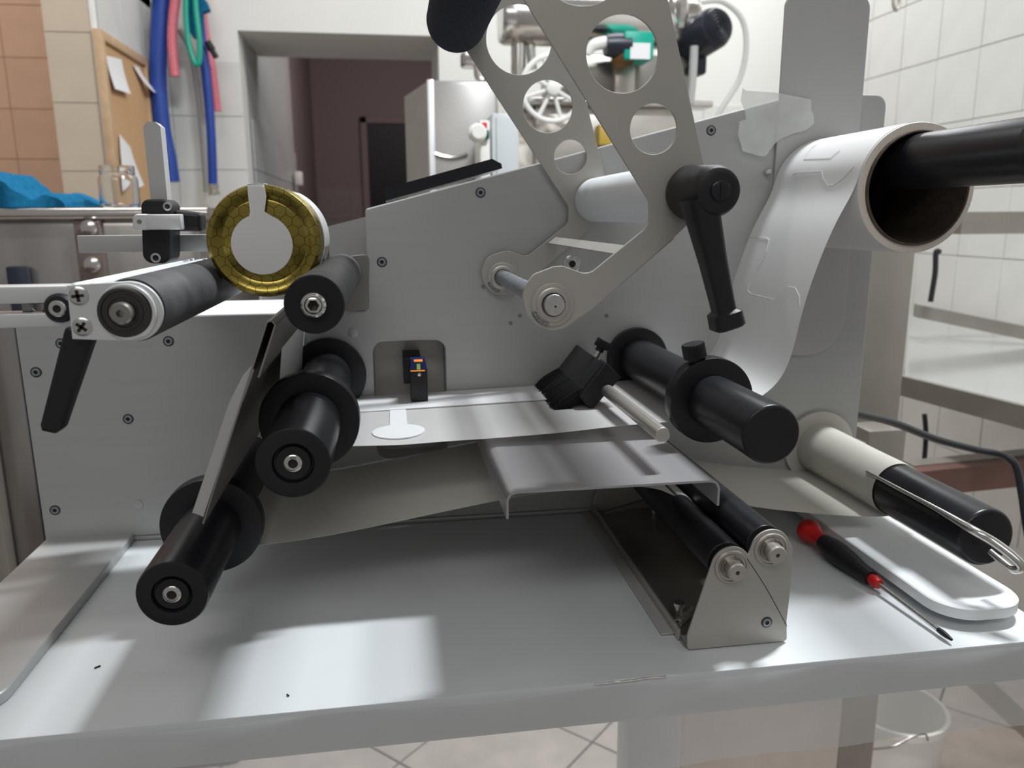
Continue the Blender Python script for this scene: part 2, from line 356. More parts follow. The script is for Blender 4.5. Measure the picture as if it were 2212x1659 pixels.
# far dark doorway in the corridor
dr = structure('door_1')
x0, z0 = XZ(792, 267, YC-.02); x1, _ = XZ(950, 267, YC-.02)
fr = MB(); fr.box((x0-.05, YC-.05, FZ), (x0, YC, z0+.05), .004).box((x1, YC-.05, FZ), (x1+.05, YC, z0+.05), .004).box((x0-.05, YC-.05, z0), (x1+.05, YC, z0+.05), .004); fr.build('door_frame', 'corridor', dr)
MB().box((x0, YC-.03, FZ), (x1, YC-.01, z0)).build('door_panel', 'nearblack', dr)
# left: pillar with beige tiles, salmon wall beyond, wall with cork board
YPIL = 2.0
px0 = P(112, 200, YPIL).x; px1 = P(222, 200, YPIL).x
pl_ = structure('wall_pillar')
MB().box((px0, YPIL, FZ), (px1, YB+.3, 2.2)).build('plaster', 'plaster', pl_)
tiles(pl_, 'tile_beige', (px1-.012, YPIL, P(150, 70, YPIL).z+.2), (-1, 0, 0), (0, 0, -1), 1, 8, abs(px1-px0)-.012, .2, (0, -1, 0))
MB().box((px1-.012, YPIL-.008, FZ), (px1+.004, YPIL+.01, 2.2), .002).build('corner_bead', 'plaster', pl_)
wl = structure('wall_left')
MB().box((px1-.05, YPIL+.01, FZ), (px1, YC+.1, 2.2)).build('plaster', 'plaster', wl)  # run on unseen past the corner to block the warm light
tiles(wl, 'tile', (px1, YPIL+.02, P(225, 0, YPIL).z-.2*4+.12), (0, 1, 0), (0, 0, 1), 3, 4, .22, .2, (1, 0, 0))
ws = structure('wall_salmon')
YS = 3.0
MB().box((-3.4, YS, FZ), (px0+.2, YS+.1, 2.2)).build('plaster', 'tile_pink', ws)
zt0 = P(60, 125, YS).z
tiles(ws, 'tile_pink', (P(20, 200, YS).x-.5, YS, zt0+.4), (1, 0, 0), (0, 0, -1), 4, 8, .25, .2, (0, -1, 0))
# cork board on the left wall (plane X = px1)
XW = px1+.001
def W(u, v): p = PX(u, v, XW+.01); return p
cb = thing('cork_board', 'cork notice board in a pale wooden frame on the tiled wall beside the hoses', 'notice board', (XW, PX(260, 300, XW).y, PX(260, 300, XW).z))
pA = W(217, 78); pB = W(313, 140)
yA, yB2 = pA.y, pB.y; zT = (pA.z+pB.z)/2; zB = P(250, 470, 2.1).z-.15
MB().box((XW-.006, yA, zB), (XW+.006, yB2, zT)).build('cork_panel', 'cork', cb)
MB().box((XW-.006, yA-.02, zB-.02), (XW+.018, yA+.012, zT+.02), .002).build('frame_rail', 'wood', cb)
MB().box((XW-.006, yB2-.012, zB-.02), (XW+.018, yB2+.01, zT+.02), .002).build('frame_rail', 'wood', cb)
MB().box((XW-.006, yA+.012, zT-.008), (XW+.018, yB2-.012, zT+.02), .002).build('frame_rail', 'wood', cb)
MB().box((XW-.006, yA+.012, zB-.02), (XW+.018, yB2-.012, zB+.008), .002).build('frame_rail', 'wood', cb)
def note(us, label, curl=.012):
    q = [PX(u, v, XW+.012) for u, v in us]; b = MB(); n = 6; V = []
    for k in range(n+1):
        t = k/n
        for (a, c) in ((q[0], q[3]), (q[1], q[2])):
            p = a.lerp(c, t); V.append((p.x+curl*t*t, p.y, p.z))
    m_ = len(V); V += [(x+.0006, y, z) for x, y, z in V]
    F_ = [[2*k, 2*k+1, 2*k+3, 2*k+2] for k in range(n)]+[[m_+2*k, m_+2*k+2, m_+2*k+3, m_+2*k+1] for k in range(n)]
    F_ += [[2*k, 2*k+2, m_+2*k+2, m_+2*k] for k in range(n)]+[[2*k+1, m_+2*k+1, m_+2*k+3, 2*k+3] for k in range(n)]+[[0, m_, m_+1, 1], [2*n, 2*n+1, m_+2*n+1, m_+2*n]]
    b.add(V, F_); t = tag(b.build('paper_note', 'sheet', None), label, 'paper')
    return t
nt_ = note([(229, 120), (262, 128), (274, 203), (240, 192)], 'white paper pinned at the top left of the cork board')
note([(288, 140), (300, 146), (324, 203), (312, 198)], 'narrow white paper pinned near the top right of the cork board', .03)
note([(258, 290), (281, 318), (303, 400), (263, 420)], 'long white paper hanging low on the cork board')
# white strip edge and hoses hung in the corner
def hose(name, px, Y, r, m, label, n=14, extra=None, flat=None):
    pts = [P(u, v, Y if not isinstance(Y, (list, tuple)) else Y[i]) for i, (u, v) in enumerate(px)]
    o = MB().sweep(pts, r, n, flat).build(name, m, None); return tag(o, label, 'hose')
hose('hose', [(352, -60), (345, 60), (341, 170), (349, 270), (362, 340), (370, 393)], 2.45, .030, 'bluehose', 'thick blue hose hanging from the corner above the glass jar')
h2 = thing('hose', 'thinner blue hose with steel end clamps, hanging right of the others', 'hose', P(455, 250, 2.5))
MB().sweep([P(u, v, 2.5) for u, v in ((420, -60), (428, 10), (436, 90), (447, 180), (456, 290), (460, 398))], .0165, 14).build('tube', 'bluehose', h2)
q = P(460, 398, 2.5); MB().lathe([(0, .020), (.016, .020), (.018, .017), (.026, .017), (.028, .021), (.04, .021)], q, (0.05, 0, -1), 20).build('hose_clamp', 'chrome', h2)
hose('hose', [(388, -50), (376, 20), (372, 90), (378, 165)], 2.42, .017, 'pinkhose', 'short translucent pink hose hanging between the blue hoses')
hose('hose', [(430, -40), (440, 60), (457, 150), (468, 240)], 2.56, .017, 'pinkhose', 'longer pink hose hanging behind the right blue hose')
hose('hose', [(402, -30), (402, 40), (408, 95), (420, 135), (430, 134), (431, 90), (424, 30), (420, -30)], 2.40, .0095, 'greenhose', 'looped green hose hanging among the blue and pink hoses')
hose('hose', [(388, 65), (412, 110), (428, 200), (438, 300), (447, 415)], 2.58, .012, 'greyhose', 'clear grey hose hanging behind the thin blue hose')
hose('hose', [(330, 10), (325, 140), (322, 240), (328, 300)], 2.55, .009, 'greyhose', 'thin grey hose hanging behind the thick blue hose')
# blue folded cloth on the hook among the hoses
b = MB(); q = [(402, 0), (425, -12), (447, 4), (455, 24), (440, 30), (437, 80), (420, 84), (405, 60)]
b.prism([XZ(u, v, 2.46) for u, v in q], 2.44, 2.47); tag(b.build('cloth', 'bluecloth', None), 'dark blue cloth bunched on the hook with the hoses', 'cloth')
tag(MB().lathe([(0, .012), (.03, .014), (.032, .010), (.06, .010)], P(448, 90, 2.47), (.4, 0, -.8), 14).build('hose_coupling', 'plastic'), 'small black hose coupling beside the green hose loop', 'coupling')
# white wall socket on the reveal
sk = thing('wall_socket', 'white socket on the grey tiled side of the passage', 'socket', P(650, 388, 4.2))
MB().box(P(638, 400, 4.2), P(654, 372, 4.28), .004).build('housing', 'whiteplastic', sk)
# ================================================================== BACKGROUND EQUIPMENT
# stainless tank on the left with the cloth and jar
YT = .86
xT0 = P(-260, 470, YT).x; xT1 = P(452, 470, YT).x; zR = P(200, 462, YT).z
tk = thing('steel_tank', 'scuffed stainless steel tank with a rolled rim, behind the labelling machine', 'tank', ((xT0+xT1)/2, YT+.3, FZ))
MB().box((xT0, YT, FZ+.02), (xT1-.02, YT+.62, zR-.002), .02).build('tank_body', 'tank', tk)
MB().sweep([(xT0, YT-.006, zR), (xT1, YT-.006, zR)], .011, 14, smooth=1).build('rim', 'shiny', tk)
MB().sweep([(xT1, YT-.006, zR), (xT1, YT+.62, zR)], .011, 14, smooth=1).build('rim', 'shiny', tk)
q0, q1 = P(160, 476, YT), P(240, 640, YT); MB().box((q0.x, YT-.01, q1.z), (q1.x, YT+.002, q0.z), .004).build('cover_plate', 'coverplate', tk, 'brownish reflecting cover plate')
for uv in ((196, 492), (203, 571)): MB().lathe([(0, .014), (.01, .014), (.014, .006)], P(*uv, YT-.01), n=18).build('knob', 'shiny', tk)
q0, q1 = P(0, 640, YT-.03), P(28, 1260, YT-.03); MB().box((q0.x-.1, YT-.035, FZ), (q1.x, YT-.003, zR-.10), .004).build('front_post', 'legsteel', tk)
MB().box((P(30, 700, YT-.02).x, YT-.025, FZ), (P(72, 700, YT-.02).x, YT-.003, zR-.09), .004).build('dark_post', 'navy', tk, 'dark blue post')
# blue microfibre cloth lying on the rim
nx, ny = 44, 20; cx0, cx1 = P(-60, 445, YT+.1).x, P(186, 445, YT+.1).x; V = []; Fc = []
prof = lambda t: (.0+.052*math.exp(-((t-.50)/.20)**2)+.040*math.exp(-((t-.28)/.16)**2)+.022*math.exp(-((t-.88)/.10)**2))
for lay in (1, 0):
    for j in range(ny+1):
        for i in range(nx+1):
            t = i/nx; s = j/ny; h = prof(t)*math.sin(PI*min(1, .15+.85*s))**.7*(1-.25*s)+.003*math.sin(17*t+9*s)+.002*math.sin(41*t-15*s)+.006
            x = cx0+(cx1-cx0)*t+.006*math.sin(12*s+t*5); y = YT+.01+.22*s+.012*math.sin(9*t)
            V.append((x, y, zR+.012+max(h, .003)*(1 if lay else 0)+(.0 if lay else -.0)))
K = (nx+1)*(ny+1)
for j in range(ny):
    for i in range(nx):
        a = j*(nx+1)+i; Fc.append([a, a+1, a+nx+2, a+nx+1]); Fc.append([K+a, K+a+nx+1, K+a+nx+2, K+a+1])
for i in range(nx): Fc.append([i, K+i, K+i+1, i+1]); a = ny*(nx+1)+i; Fc.append([a, a+1, K+a+1, K+a])
for j in range(ny): a = j*(nx+1); Fc.append([a, a+nx+1, K+a+nx+1, K+a]); a += nx; Fc.append([a, K+a, K+a+nx+1, a+nx+1])
b = MB(); b.add(V, Fc); tag(b.build('cloth', 'bluecloth'), 'bright blue folded cloth lying on the rim of the steel tank', 'cloth')
# empty glass jar on the rim
def glass_jar(cx, cyy, z, r, h, label):
    t = thing('glass_jar', label, 'jar', (cx, cyy, z))
    o = [(0, r*.9), (.004, r), (h*.62, r), (h*.72, r*.97), (h*.78, r*.86), (h*.80, r*.86), (h*.83, r*.90), (h*.86, r*.86), (h*.92, r*.89), (h, r*.86)]
    i = [(h, r*.82), (h*.9, r*.82), (h*.79, r*.81), (h*.72, r*.92), (h*.62, r*.95), (.008, r*.94), (.006, 0.0005)]
    MB().lathe(o+i, (cx, cyy, z), (0, 0, 1), 40, closed=False).add([(cx, cyy, z)], []) 
    b = MB().lathe([(0, .0005)]+o+i, (cx, cyy, z), (0, 0, 1), 40); b.build('glass_body', 'glass', t); return t
gj = P(257, 410, YT+.10); glass_jar(gj.x, YT+.10, zR+.011, .0350, .078, 'empty clear glass jar standing on the steel tank rim')
# perforated steel box
YP = 1.55
pb = thing('perforated_steel_box', 'perforated stainless steel guard box with chamfered left side, behind the machine', 'steel box', P(970, 450, YP))
a = P(925, 172, YP); c = P(1056, 470, YP); MB().box((a.x, YP, FZ+.4), (c.x+.03, YP+.4, a.z), .012).build('perforated_panel', 'perf', pb)
a2 = P(873, 195, YP+.28)
b = MB(); b.add([(a.x, YP, FZ+.4), (a.x, YP, a.z-.003), (a2.x, YP+.28, a.z-.005), (a2.x, YP+.28, FZ+.4), (a.x+.02, YP+.39, FZ+.4), (a.x+.02, YP+.39, a.z-.003)],
                [[0, 1, 2, 3], [3, 2, 5, 4], [1, 5, 2], [0, 3, 4], [0, 4, 5, 1]]); b.build('side_panel', 'steel', pb)
MB().box((a.x-.004, YP-.006, FZ+.4), (a.x+.014, YP+.01, a.z), .003).build('corner_trim', 'alu_bright', pb)
b = MB(); q = [P(940+14*k, 332+8*math.sin(PI*k/5), YP-.006) for k in range(6)]; b.sweep(q, .005, 8).build('handle', 'shiny', pb)
# grey control cabinet with switch box
YK = 1.35
kb = thing('control_cabinet', 'pale grey electrical cabinet behind the machine top edge', 'cabinet', P(1090, 420, YK))
a = P(1062, 244, YK); c = P(1122, 460, YK); MB().box((a.x, YK, c.z-.4), (c.x, YK+.17, a.z), .006).build('housing', 'cabinet', kb)
MB().box((a.x+.011, YK-.005, c.z-.38), (c.x-.003, YK+.002, a.z-.01), .002).build('door', 'cabinet', kb)
a = P(1036, 260, YK-.02); c = P(1060, 420, YK-.02)
sb = thing('switch_box', 'small switch box with red and green buttons and white knob beside the grey cabinet', 'switch', P(1045, 330, YK-.02))
MB().box((a.x, YK-.02, c.z), (c.x, YK+.1, a.z), .004).build('housing', 'whiteplastic', sb)
a = P(1041, 264, YK-.03); c = P(1052, 278, YK-.03); MB().box((a.x, YK-.034, c.z), (c.x, YK-.019, a.z), .002).build('red_button', 'red', sb)
a = P(1043, 281, YK-.03); c = P(1057, 300, YK-.03); MB().box((a.x, YK-.034, c.z), (c.x, YK-.019, a.z), .002).build('green_button', mat('dark_green', (.01, .09, .06), .4), sb)
MB().lathe([(0, .022), (.02, .022), (.024, .016), (.04, .016)], P(1030, 288, YK-.02), n=20).build('knob', 'whiteplastic', sb)
# tank machine: horizontal polished drum, pump and fittings
YM = 1.75
tm = thing('filling_machine', 'polished steel pasteurising drum on a vat with pipes, behind the perforated arms', 'machine', P(1300, 400, YM))
def mp(u, v): return P(u, v, YM)
dr_c = mp(1080, 38); dr_e = mp(1500, 30); rr = 52*(YM+D)/FPX
MB().lathe([(0, rr*.92), (.01, rr), (.05, rr*1.02), (.06, rr), (dr_e.x-dr_c.x-.02, rr), (dr_e.x-dr_c.x, rr*.9)], dr_c, (1, 0, 0), 40).build('drum', 'shiny', tm)
MB().lathe([(0, rr*1.02), (.012, rr*1.15), (.03, rr*1.15), (.04, rr*1.02)], mp(1440, 32), (1, 0, 0), 40).build('drum_flange', 'shiny', tm)
a = mp(1090, 85); c = mp(1190, 180)
MB().sweep([mp(1120, 80), mp(1120, 175)], .022, 16, smooth=1).build('pipe', 'shiny', tm)
MB().box(tuple(mp(1000, 100)), tuple(mp(1046, 138)+Vector((0, .1, 0))), .01).build('valve_block', 'shiny', tm)
MB().sweep([mp(1030, 138), mp(1032, 165), mp(1045, 172), mp(1058, 158)], .010, 12).build('elbow_pipe', 'shiny', tm)
MB().sweep([mp(1150, 150), mp(1150, 85), mp(1200, 85)], .014, 12).build('pipe', 'chrome', tm)
a = mp(1060, 182); MB().box((mp(1060, 0).x, YM+.02, FZ), (mp(1498, 0).x, YM+.5, mp(1300, 205).z), .02).build('vat', 'steel', tm)
MB().box((mp(1236, 0).x, YM-.03, mp(1300, 225).z), (mp(1498, 0).x, YM+.5, mp(1300, 120).z), .01).build('vat_front', 'dark_steel', tm)
MB().box((mp(1320, 0).x, YM-.06, mp(1300, 235).z), (mp(1365, 0).x, YM-.03, mp(1300, 140).z), .008).build('bracket', 'steel', tm)
MB().box((mp(1130, 0).x, YM-.08, mp(1300, 236).z), (mp(1530, 0).x, YM+.0, mp(1300, 222).z), .006).build('ledge', 'shiny', tm)
MB().sweep([mp(1110, 232), mp(1300, 215)], .010, 10, smooth=1).build('pipe', 'shiny', tm)
MB().box((mp(1150, 0).x, YM-.05, mp(1300, 420).z), (mp(1480, 0).x, YM+.0, mp(1300, 236).z), .006).build('lower_panel', 'steel', tm)
MB().box((mp(1280, 0).x, YM-.10, mp(1300, 320).z), (mp(1325, 0).x, YM-.05, mp(1300, 276).z), .006).build('ochre_block', 'yellow', tm, 'ochre plastic block')
# hand wheel with spokes
hc = mp(1176, 205)+Vector((0, -.12, 0))
b = MB(); pts = [hc+Vector((math.cos(2*PI*k/32)*.088, 0, math.sin(2*PI*k/32)*.088)) for k in range(33)]
hw = b.sweep(pts, .008, 10, smooth=1).build('hand_wheel', 'whiteplastic', tm, 'white spoked hand wheel'); b = MB()
for k in range(8):
    a_ = k*PI/4+.3; b = MB().sweep([hc, hc+Vector((math.cos(a_)*.085, 0, math.sin(a_)*.085))], .006, 8, smooth=1); b.build('spoke', 'whiteplastic', hw)
MB().lathe([(0, .020), (.02, .020), (.024, .012)], hc, n=20).build('hub', 'whiteplastic', hw)
MB().sweep([hc, hc+Vector((0, .12, 0))], .01, 10, smooth=1).build('stem', 'chrome', hw)
# green actuator box with white sticker
a = P(1350, 66, YM-.15); c = P(1412, 128, YM-.15); gb = MB().box((a.x, YM-.15, c.z), (c.x, YM-.05, a.z), .004).build('actuator_box', 'greenbox', tm, 'green actuator box with a white sticker')
a = P(1362, 92, YM-.152); c = P(1404, 128, YM-.152); MB().box((a.x, YM-.1525, c.z), (c.x, YM-.150, a.z)).build('sticker', 'sheet', gb)
MB().lathe([(0, .030), (.03, .034), (.07, .034)], P(1308, 98, YM-.12), (1, 0, 0), 20).build('motor_neck', 'navy', gb)
MB().sweep([P(1268, 118, YM-.12), P(1282, 98, YM-.12), P(1310, 92, YM-.12)], [.010, .016, .018], 14).build('white_fitting', 'whiteplastic', gb)
MB().lathe([(0, .034), (.012, .034), (.016, .026)], P(1345, 126, YM-.11), (.1, -.5, -1), 24).build('ring', mat('brass', (.20, .12, .05), .35, .8), gb)
MB().sweep([P(1500, 100, YM-.1), P(1496, 170, YM-.1), P(1490, 225, YM-.1)], .012, 12).build('hose_tail', 'greyhose', gb)
# electric motor
YE = 1.7
c0 = P(1552, 55, YE-.08); ax_ = Vector((-.25, .95, -.18)).normalized()
mo = MB().lathe([(0, .030), (.004, .052), (.02, .058), (.16, .058), (.17, .05)], c0, ax_, 36).build('electric_motor', 'navy', tm, 'black electric motor with a round fan grille')
b = MB()
for k in range(5): b.lathe([(-.004, .010+.009*k), (-.002, .012+.009*k), (-.002, .008+.009*k), (-.004, .010+.009*k)], c0, ax_, 28, closed=False)
b.build('fan_grille', 'cable', mo)
MB().box(P(1486, 110, YE), P(1512, 42, YE+.08), .01).build('mount', 'shiny', mo)
MB().box(P(1488, 160, YE), P(1514, 100, YE+.06), .01).build('foot', 'navy', mo)
hs = MB().sweep([P(u, v, 1.8) for u, v in ((1510, 5), (1560, 3), (1602, 40), (1612, 100), (1598, 170), (1560, 232), (1545, 262))], .009, 12).build('hose', 'milky'); tag(hs, 'milky white hose looping down around the black motor', 'hose')
# wall hook top right
tag(MB().sweep([P(1930, -20, 1.5), P(1930, 10, 1.5), P(1936, 22, 1.5), P(1942, 8, 1.5), P(1941, -20, 1.5)], .005, 10).build('wall_hook', 'steel'), 'small metal loop on the tiled wall at the top of the photo', 'hook')
# ------------------------------------------------------------------ stainless work table on the right
YW = .42
st = thing('steel_work_table', 'stainless steel frame table with a glossy shelf, behind the label roll', 'table', (P(1930, 700, YW).x, YW, FZ))
pa = P(1868, 700, YW); pb_ = P(1914, 700, YW); pc2 = P(1972, 700, YW+.0)
zTop = P(1950, 480, YW).z
MB().box((P(1880, 560, YW).x, YW, FZ), (P(1976, 560, YW).x, YW+.05, zTop), .002).build('leg', 'legsteel', st)
# upper rear beam, shelf, beams
def beam(n_, a, c, h, m, w=.03):
    a = Vector(a); c = Vector(c); b = MB(); dr_ = (c-a).normalized(); sd = dr_.cross(Vector((0, 0, 1))).normalized()*w
    V = [a, c, c+sd, a+sd]; V = V+[v+Vector((0, 0, -h)) for v in V]
    b.add(V, [[0, 1, 2, 3], [7, 6, 5, 4], [0, 4, 5, 1], [1, 5, 6, 2], [2, 6, 7, 3], [3, 7, 4, 0]]); return b.build(n_, m, st)
a = P(2060, 458, .95); c = P(2400, 456, .95); beam('upper_beam', a, c, P(2150, 458, .95).z-P(2150, 505, .95).z, 'legsteel')
a = P(1975, 655, 1.05); c = P(2420, 745, .85); beam('rear_beam', a, c, .03, 'legsteel')
zS = P(2060, 860, .47).z
sh = [PZ(1955, 812, zS), PZ(2420, 925, zS), PZ(2430, 745, zS), PZ(1965, 672, zS)]
b = MB(); V = [tuple(v) for v in sh]+[(v.x, v.y, v.z-.004) for v in sh]; b.add(V, [[0, 1, 2, 3], [7, 6, 5, 4], [0, 4, 5, 1], [1, 5, 6, 2], [2, 6, 7, 3], [3, 7, 4, 0]]); b.build('shelf', 'shelf', st)
a = PZ(1955, 812, zS); c = PZ(2420, 925, zS); beam('front_beam', a+Vector((0, 0, .001)), c+Vector((0, 0, .001)), .037, 'legsteel', .012)
zL = P(1980, 1010, .52).z; a = P(1960, 1008, .52); c = P(2330, 972, .52); beam('lower_beam', a, c, .046, 'redbeam', .03)
beam('lower_beam', P(1950, 1002, .545)+Vector((0, 0, .006)), P(2330, 964, .545)+Vector((0, 0, .006)), .012, 'legsteel', .03)
cbk = MB().sweep([P(u, v, .95) for u, v in ((2030, 545), (2022, 545), (2020, 590), (2010, 652))], .006, 10).build('cable', 'cable'); tag(cbk, 'short black cable hanging behind the right steel table above the shelf', 'cable')
cbk = MB().sweep([P(u, v, .62) for u, v in ((1997, 895), (2000, 940), (1996, 1004))], .0045, 10).build('cable', 'cable'); tag(cbk, 'short black cable hanging under the shelf of the steel table', 'cable')
# ------------------------------------------------------------------ the white table
tx0, tx1, ty0, ty1 = -.398, .372, -.265, .36
zlip = P(1000, 1598, -.266).z
tb = thing('work_table', 'white laminate work table under the labelling machine', 'table', (0, .05, FZ))
MB().box((tx0, ty0, zlip), (.318, ty1, -.0005), .0012).build('table_top', 'table', tb)
def leg_at(u0, u1, Y, m_, nm='leg', lab=None):
    x0_, x1_ = P(u0, 1610, Y).x, P(u1, 1610, Y).x; MB().box((x0_, Y, FZ), (x1_, Y+.05, zlip+.001), .002).build(nm, m_, tb, lab)
leg_at(1358, 1468, .17, 'table'); leg_at(-120, -20, .17, 'table'); leg_at(1815, 1888, .29, 'legsteel')
leg_at(1472, 1812, .24, 'steel', 'side_cabinet', 'brushed steel cabinet panel under the table')
# film hanging from the front edge
fm = thing('plastic_film', 'translucent plastic film wrapped over the front edge of the white table', 'film', (0, ty0, -.05))
b = MB(); V = []; Fc = []; nx = 60
for j in range(5):
    for i in range(nx+1):
        x = tx0+.002+(.316-tx0)*i/nx; t = j/4; z = -.004-t*(-zlip+.028+.0006*math.sin(i*.7)); V.append((x, ty0-.0012-.0012*math.sin(i*.5+t*3)-(.0015*math.sin(i*.21) if t > .9 else 0), z))
K = len(V); V += [(x, y-.0002, z) for x, y, z in V]
for j in range(4):
    for i in range(nx): a = j*(nx+1)+i; Fc.append([a, a+1, a+nx+2, a+nx+1]); Fc.append([K+a, K+a+nx+1, K+a+nx+2, K+a+1])
b.add(V, Fc); b.build('hanging_sheet', 'film', fm)
# white glint on the table's front edge, modelled as a thin bright line
b = MB(); q = []
for k in range(12): q.append(PZ(1285+14*k, 1476.5-1.35*k+random.uniform(-1.2, 1.2), .0004))
b.sweep(q, .0005, 6).build('edge_glint', 'chrome', fm)
# bucket and crossbar under the table
bk = thing('bucket', 'white plastic bucket with a wire handle under the table', 'bucket', (P(1950, 1600, .62).x, .62, FZ))
bx = P(1955, 1600, .62); MB().lathe([(0, .08), (.30, .098), (.30, .102), (.315, .102), (.315, .094), (.02, .076), (.02, .0)], (bx.x, .66, bx.z-.26), (0, 0, 1), 40, closed=False).build('pail', 'whiteplastic', bk)
MB().sweep([P(u, v, .53) for u, v in ((1885, 1618), (1930, 1612), (1970, 1592), (1998, 1586), (2004, 1600))], .0022, 8).build('handle', 'dark_steel', bk)
ra0, ra1 = P(2090, 1478, .45), P(2330, 1700, .45); b = MB(); V = []
for p in (ra0, ra1): V += [p+Vector((0, 0, 0)), p+Vector((.028, 0, .022)), p+Vector((.028, .04, .022)), p+Vector((0, .04, 0))]
b.add(V, [[0, 1, 2, 3], [7, 6, 5, 4], [0, 4, 5, 1], [1, 5, 6, 2], [2, 6, 7, 3], [3, 7, 4, 0]]); tag(b.build('brace', 'legsteel'), 'brown steel brace slanting down under the right steel table', 'brace')
# ================================================================== THE LABELLING MACHINE
mc = thing('labelling_machine', 'grey aluminium jar labelling machine with black rollers and perforated steel arms', 'machine', (0, 0, 0))
yF, yBk = -.004, 0.
# front plate outline
def q0(u, v, Y=yF): return XZ(u, v, Y)
zD = P(600, 677, yF).z; xs = P(790, 480, yF).x; sl = lambda x: P(790, 451, yF).z+(x-P(790, 451, yF).x)*((P(1640, 226, yF).z-P(790, 451, yF).z)/(P(1640, 226, yF).x-P(790, 451, yF).x))
xR = .3305; zRt = P(1880, 204, yF).z
out = [(-.393, .0035), (-.3935, zD), (xs-.001, zD), (xs, sl(xs)), (.236, sl(.236)), (.240, zRt), (xR, zRt), (xR, .0035)]
out = rounded(out, [.001, .004, .006, .003, .002, .002, .010, .002])
ra, rb = XZ(805, 739, yF), XZ(967, 984, yF)
rec = rounded([(ra[0], rb[1]), (rb[0], rb[1]), (rb[0], ra[1]), (ra[0], ra[1])], .009, 8)
plate('front_plate', out, [rec], yF, yBk, 'alu', mc, bev=.0011)
# dark parting line and base flange
MB().box((-.392, -.0052, .0002), (.235, .010, .0034), .0005).build('base_flange', 'alu', mc)
# recess lining
b = MB(); cxr, czr = (ra[0]+rb[0])/2, (ra[1]+rb[1])/2; b.box((ra[0]-.004, .024, rb[1]-.004), (rb[0]+.004, .026, ra[1]+.004)); b.build('recess_back', 'arm_steel', mc, 'stainless steel back of the sensor recess')
b = MB(); n_ = len(rec); b.add([(x, yBk, z) for x, z in rec]+[(x, .024, z) for x, z in rec], [[i, (i+1) % n_, (i+1) % n_+n_, i+n_] for i in range(n_)]); b.build('recess_lining', 'alu_plate', mc)
# body behind the plate
ub = rounded([(-.1525, zD-.01), (-.1525, P(700, 489, .02).z), (.236, P(700, 489, .02).z+(.236+.1525)*.2545-.003), (.236, zD-.01)], .002)
b = MB().prism([(-.1525, .07), (-.1525, zD-.012), (-.1525, P(700, 489, .03).z), (.234, P(700, 489, .03).z+(.3865)*.2545-.003), (.234, .07)], .027, .13); b.build('upper_housing', 'alu_plate', mc)
MB().box((-.390, .0005, .004), (-.155, .13, zD-.002), .001).build('lower_housing', 'white_coat', mc)
MB().box((-.155, .027, .004), (.30, .13, .07)).build('lower_housing', 'white_coat', mc)
MB().box((.236, .001, .0), (.328, .02, zRt-.01), .001).build('reel_support', 'alu_plate', mc)
# mounting block behind the middle roller
mblk = rounded([XZ(728, 672, -.0045), XZ(796, 668, -.0045), XZ(797, 548, -.0045), XZ(728, 556, -.0045)], [.002, .005, .004, .002])
plate('roller_mount', mblk, [], -.007, -.0045, 'dark_steel', mc, 'dark steel mounting plate of the middle roller')
# keypad on top
k0 = P(834, 436, .0); k1 = P(1086, 366, .0)
b = MB(); th = .0105; d_ = Vector((k1.x-k0.x, 0, k1.z-k0.z)).normalized(); up_ = Vector((-d_.z, 0, d_.x))
pl4 = [k0+up_*.001, k1+up_*.001, k1+up_*(th*.45)+d_*.0005, k1+up_*th-d_*.006, k0+up_*(th)+d_*.001]
b.prism([(v.x, v.z) for v in pl4], .002, .10).build('keypad', 'blackgloss', mc, 'black control keypad on the sloping top')
# screws in the front plate
for (u, v) in ((1038, 416), (1536, 282), (825, 566), (364, 737), (132, 742), (78, 804), (119, 1102), (277, 905)):
    screw('screw', u, v, yF, .0042, mc)
for (u, v) in ((298, 1090), (763, 719)):
    x, z = XZ(u, v, yF); MB().lathe([(0, .0040), (.0006, .0040), (.0008, .0035)], (x, yF, z), n=28).build('plug', 'alu', mc)
for (u, v) in ((1310, 682), (1123, 682), (1103, 698), (1043, 619), (1082, 547)):
    x, z = XZ(u, v, yF); MB().lathe([(0, .0017), (.0005, .0017), (.0005, .0011), (.0002, .001)], (x, yF, z), n=18).build('small_screw', 'dark_steel', mc)
x, z = XZ(1235, 570, yF); bb = MB().lathe([(0, .0075), (.0008, .0075), (.0012, .0068)], (x, yF, z), n=36).build('washer', 'chrome', mc)
MB().lathe([(.001, .0052), (.002, .0052), (.0022, .003)], (x, yF, z), n=28, closed=False).build('bolt_head', 'chrome', bb); MB().lathe([(.0015, 0), (.0021, .0032)], (x, yF, z), n=6, closed=False).build('socket', 'dimple', bb)
x, z = XZ(1655, 371, yF); MB().lathe([(0, .0028), (.005, .0028), (.006, .002)], (x, yF, z), n=20).build('stop_screw', 'chrome', mc)
# sensor
xa, za = XZ(885, 782, -.04); xb, zb = XZ(925, 866, -.04)
sn = MB().box((xa, -.040, zb), (xb, -.016, za-.007), .0006).build('sensor', 'plastic', mc, 'black fork sensor with a blue window and orange light')
MB().box((xa-.005, -.017, zb+.010), (xb-.004, .024, za-.001), .0006).build('sensor_bracket', 'plastic', sn)
MB().prism([(xa, za-.007), (xb, za-.007), (xb-.0012, za), (xa+.001, za)], -.0395, -.018).build('blue_window', 'blue', sn)
MB().box(((xa+xb)/2-.0014, -.0399, za-.0065), ((xa+xb)/2+.0014, -.0392, za-.0018)).build('display', 'green_led', sn)
MB().box((xa+.0035, -.0395, za-.0004), (xb-.0035, -.032, za+.0004)).build('light', 'orange_led', sn)
MB().box((xa+.0004, -.0402, za-.0078), (xb-.002, -.0395, za-.0070)).build('light', 'orange_led', sn)
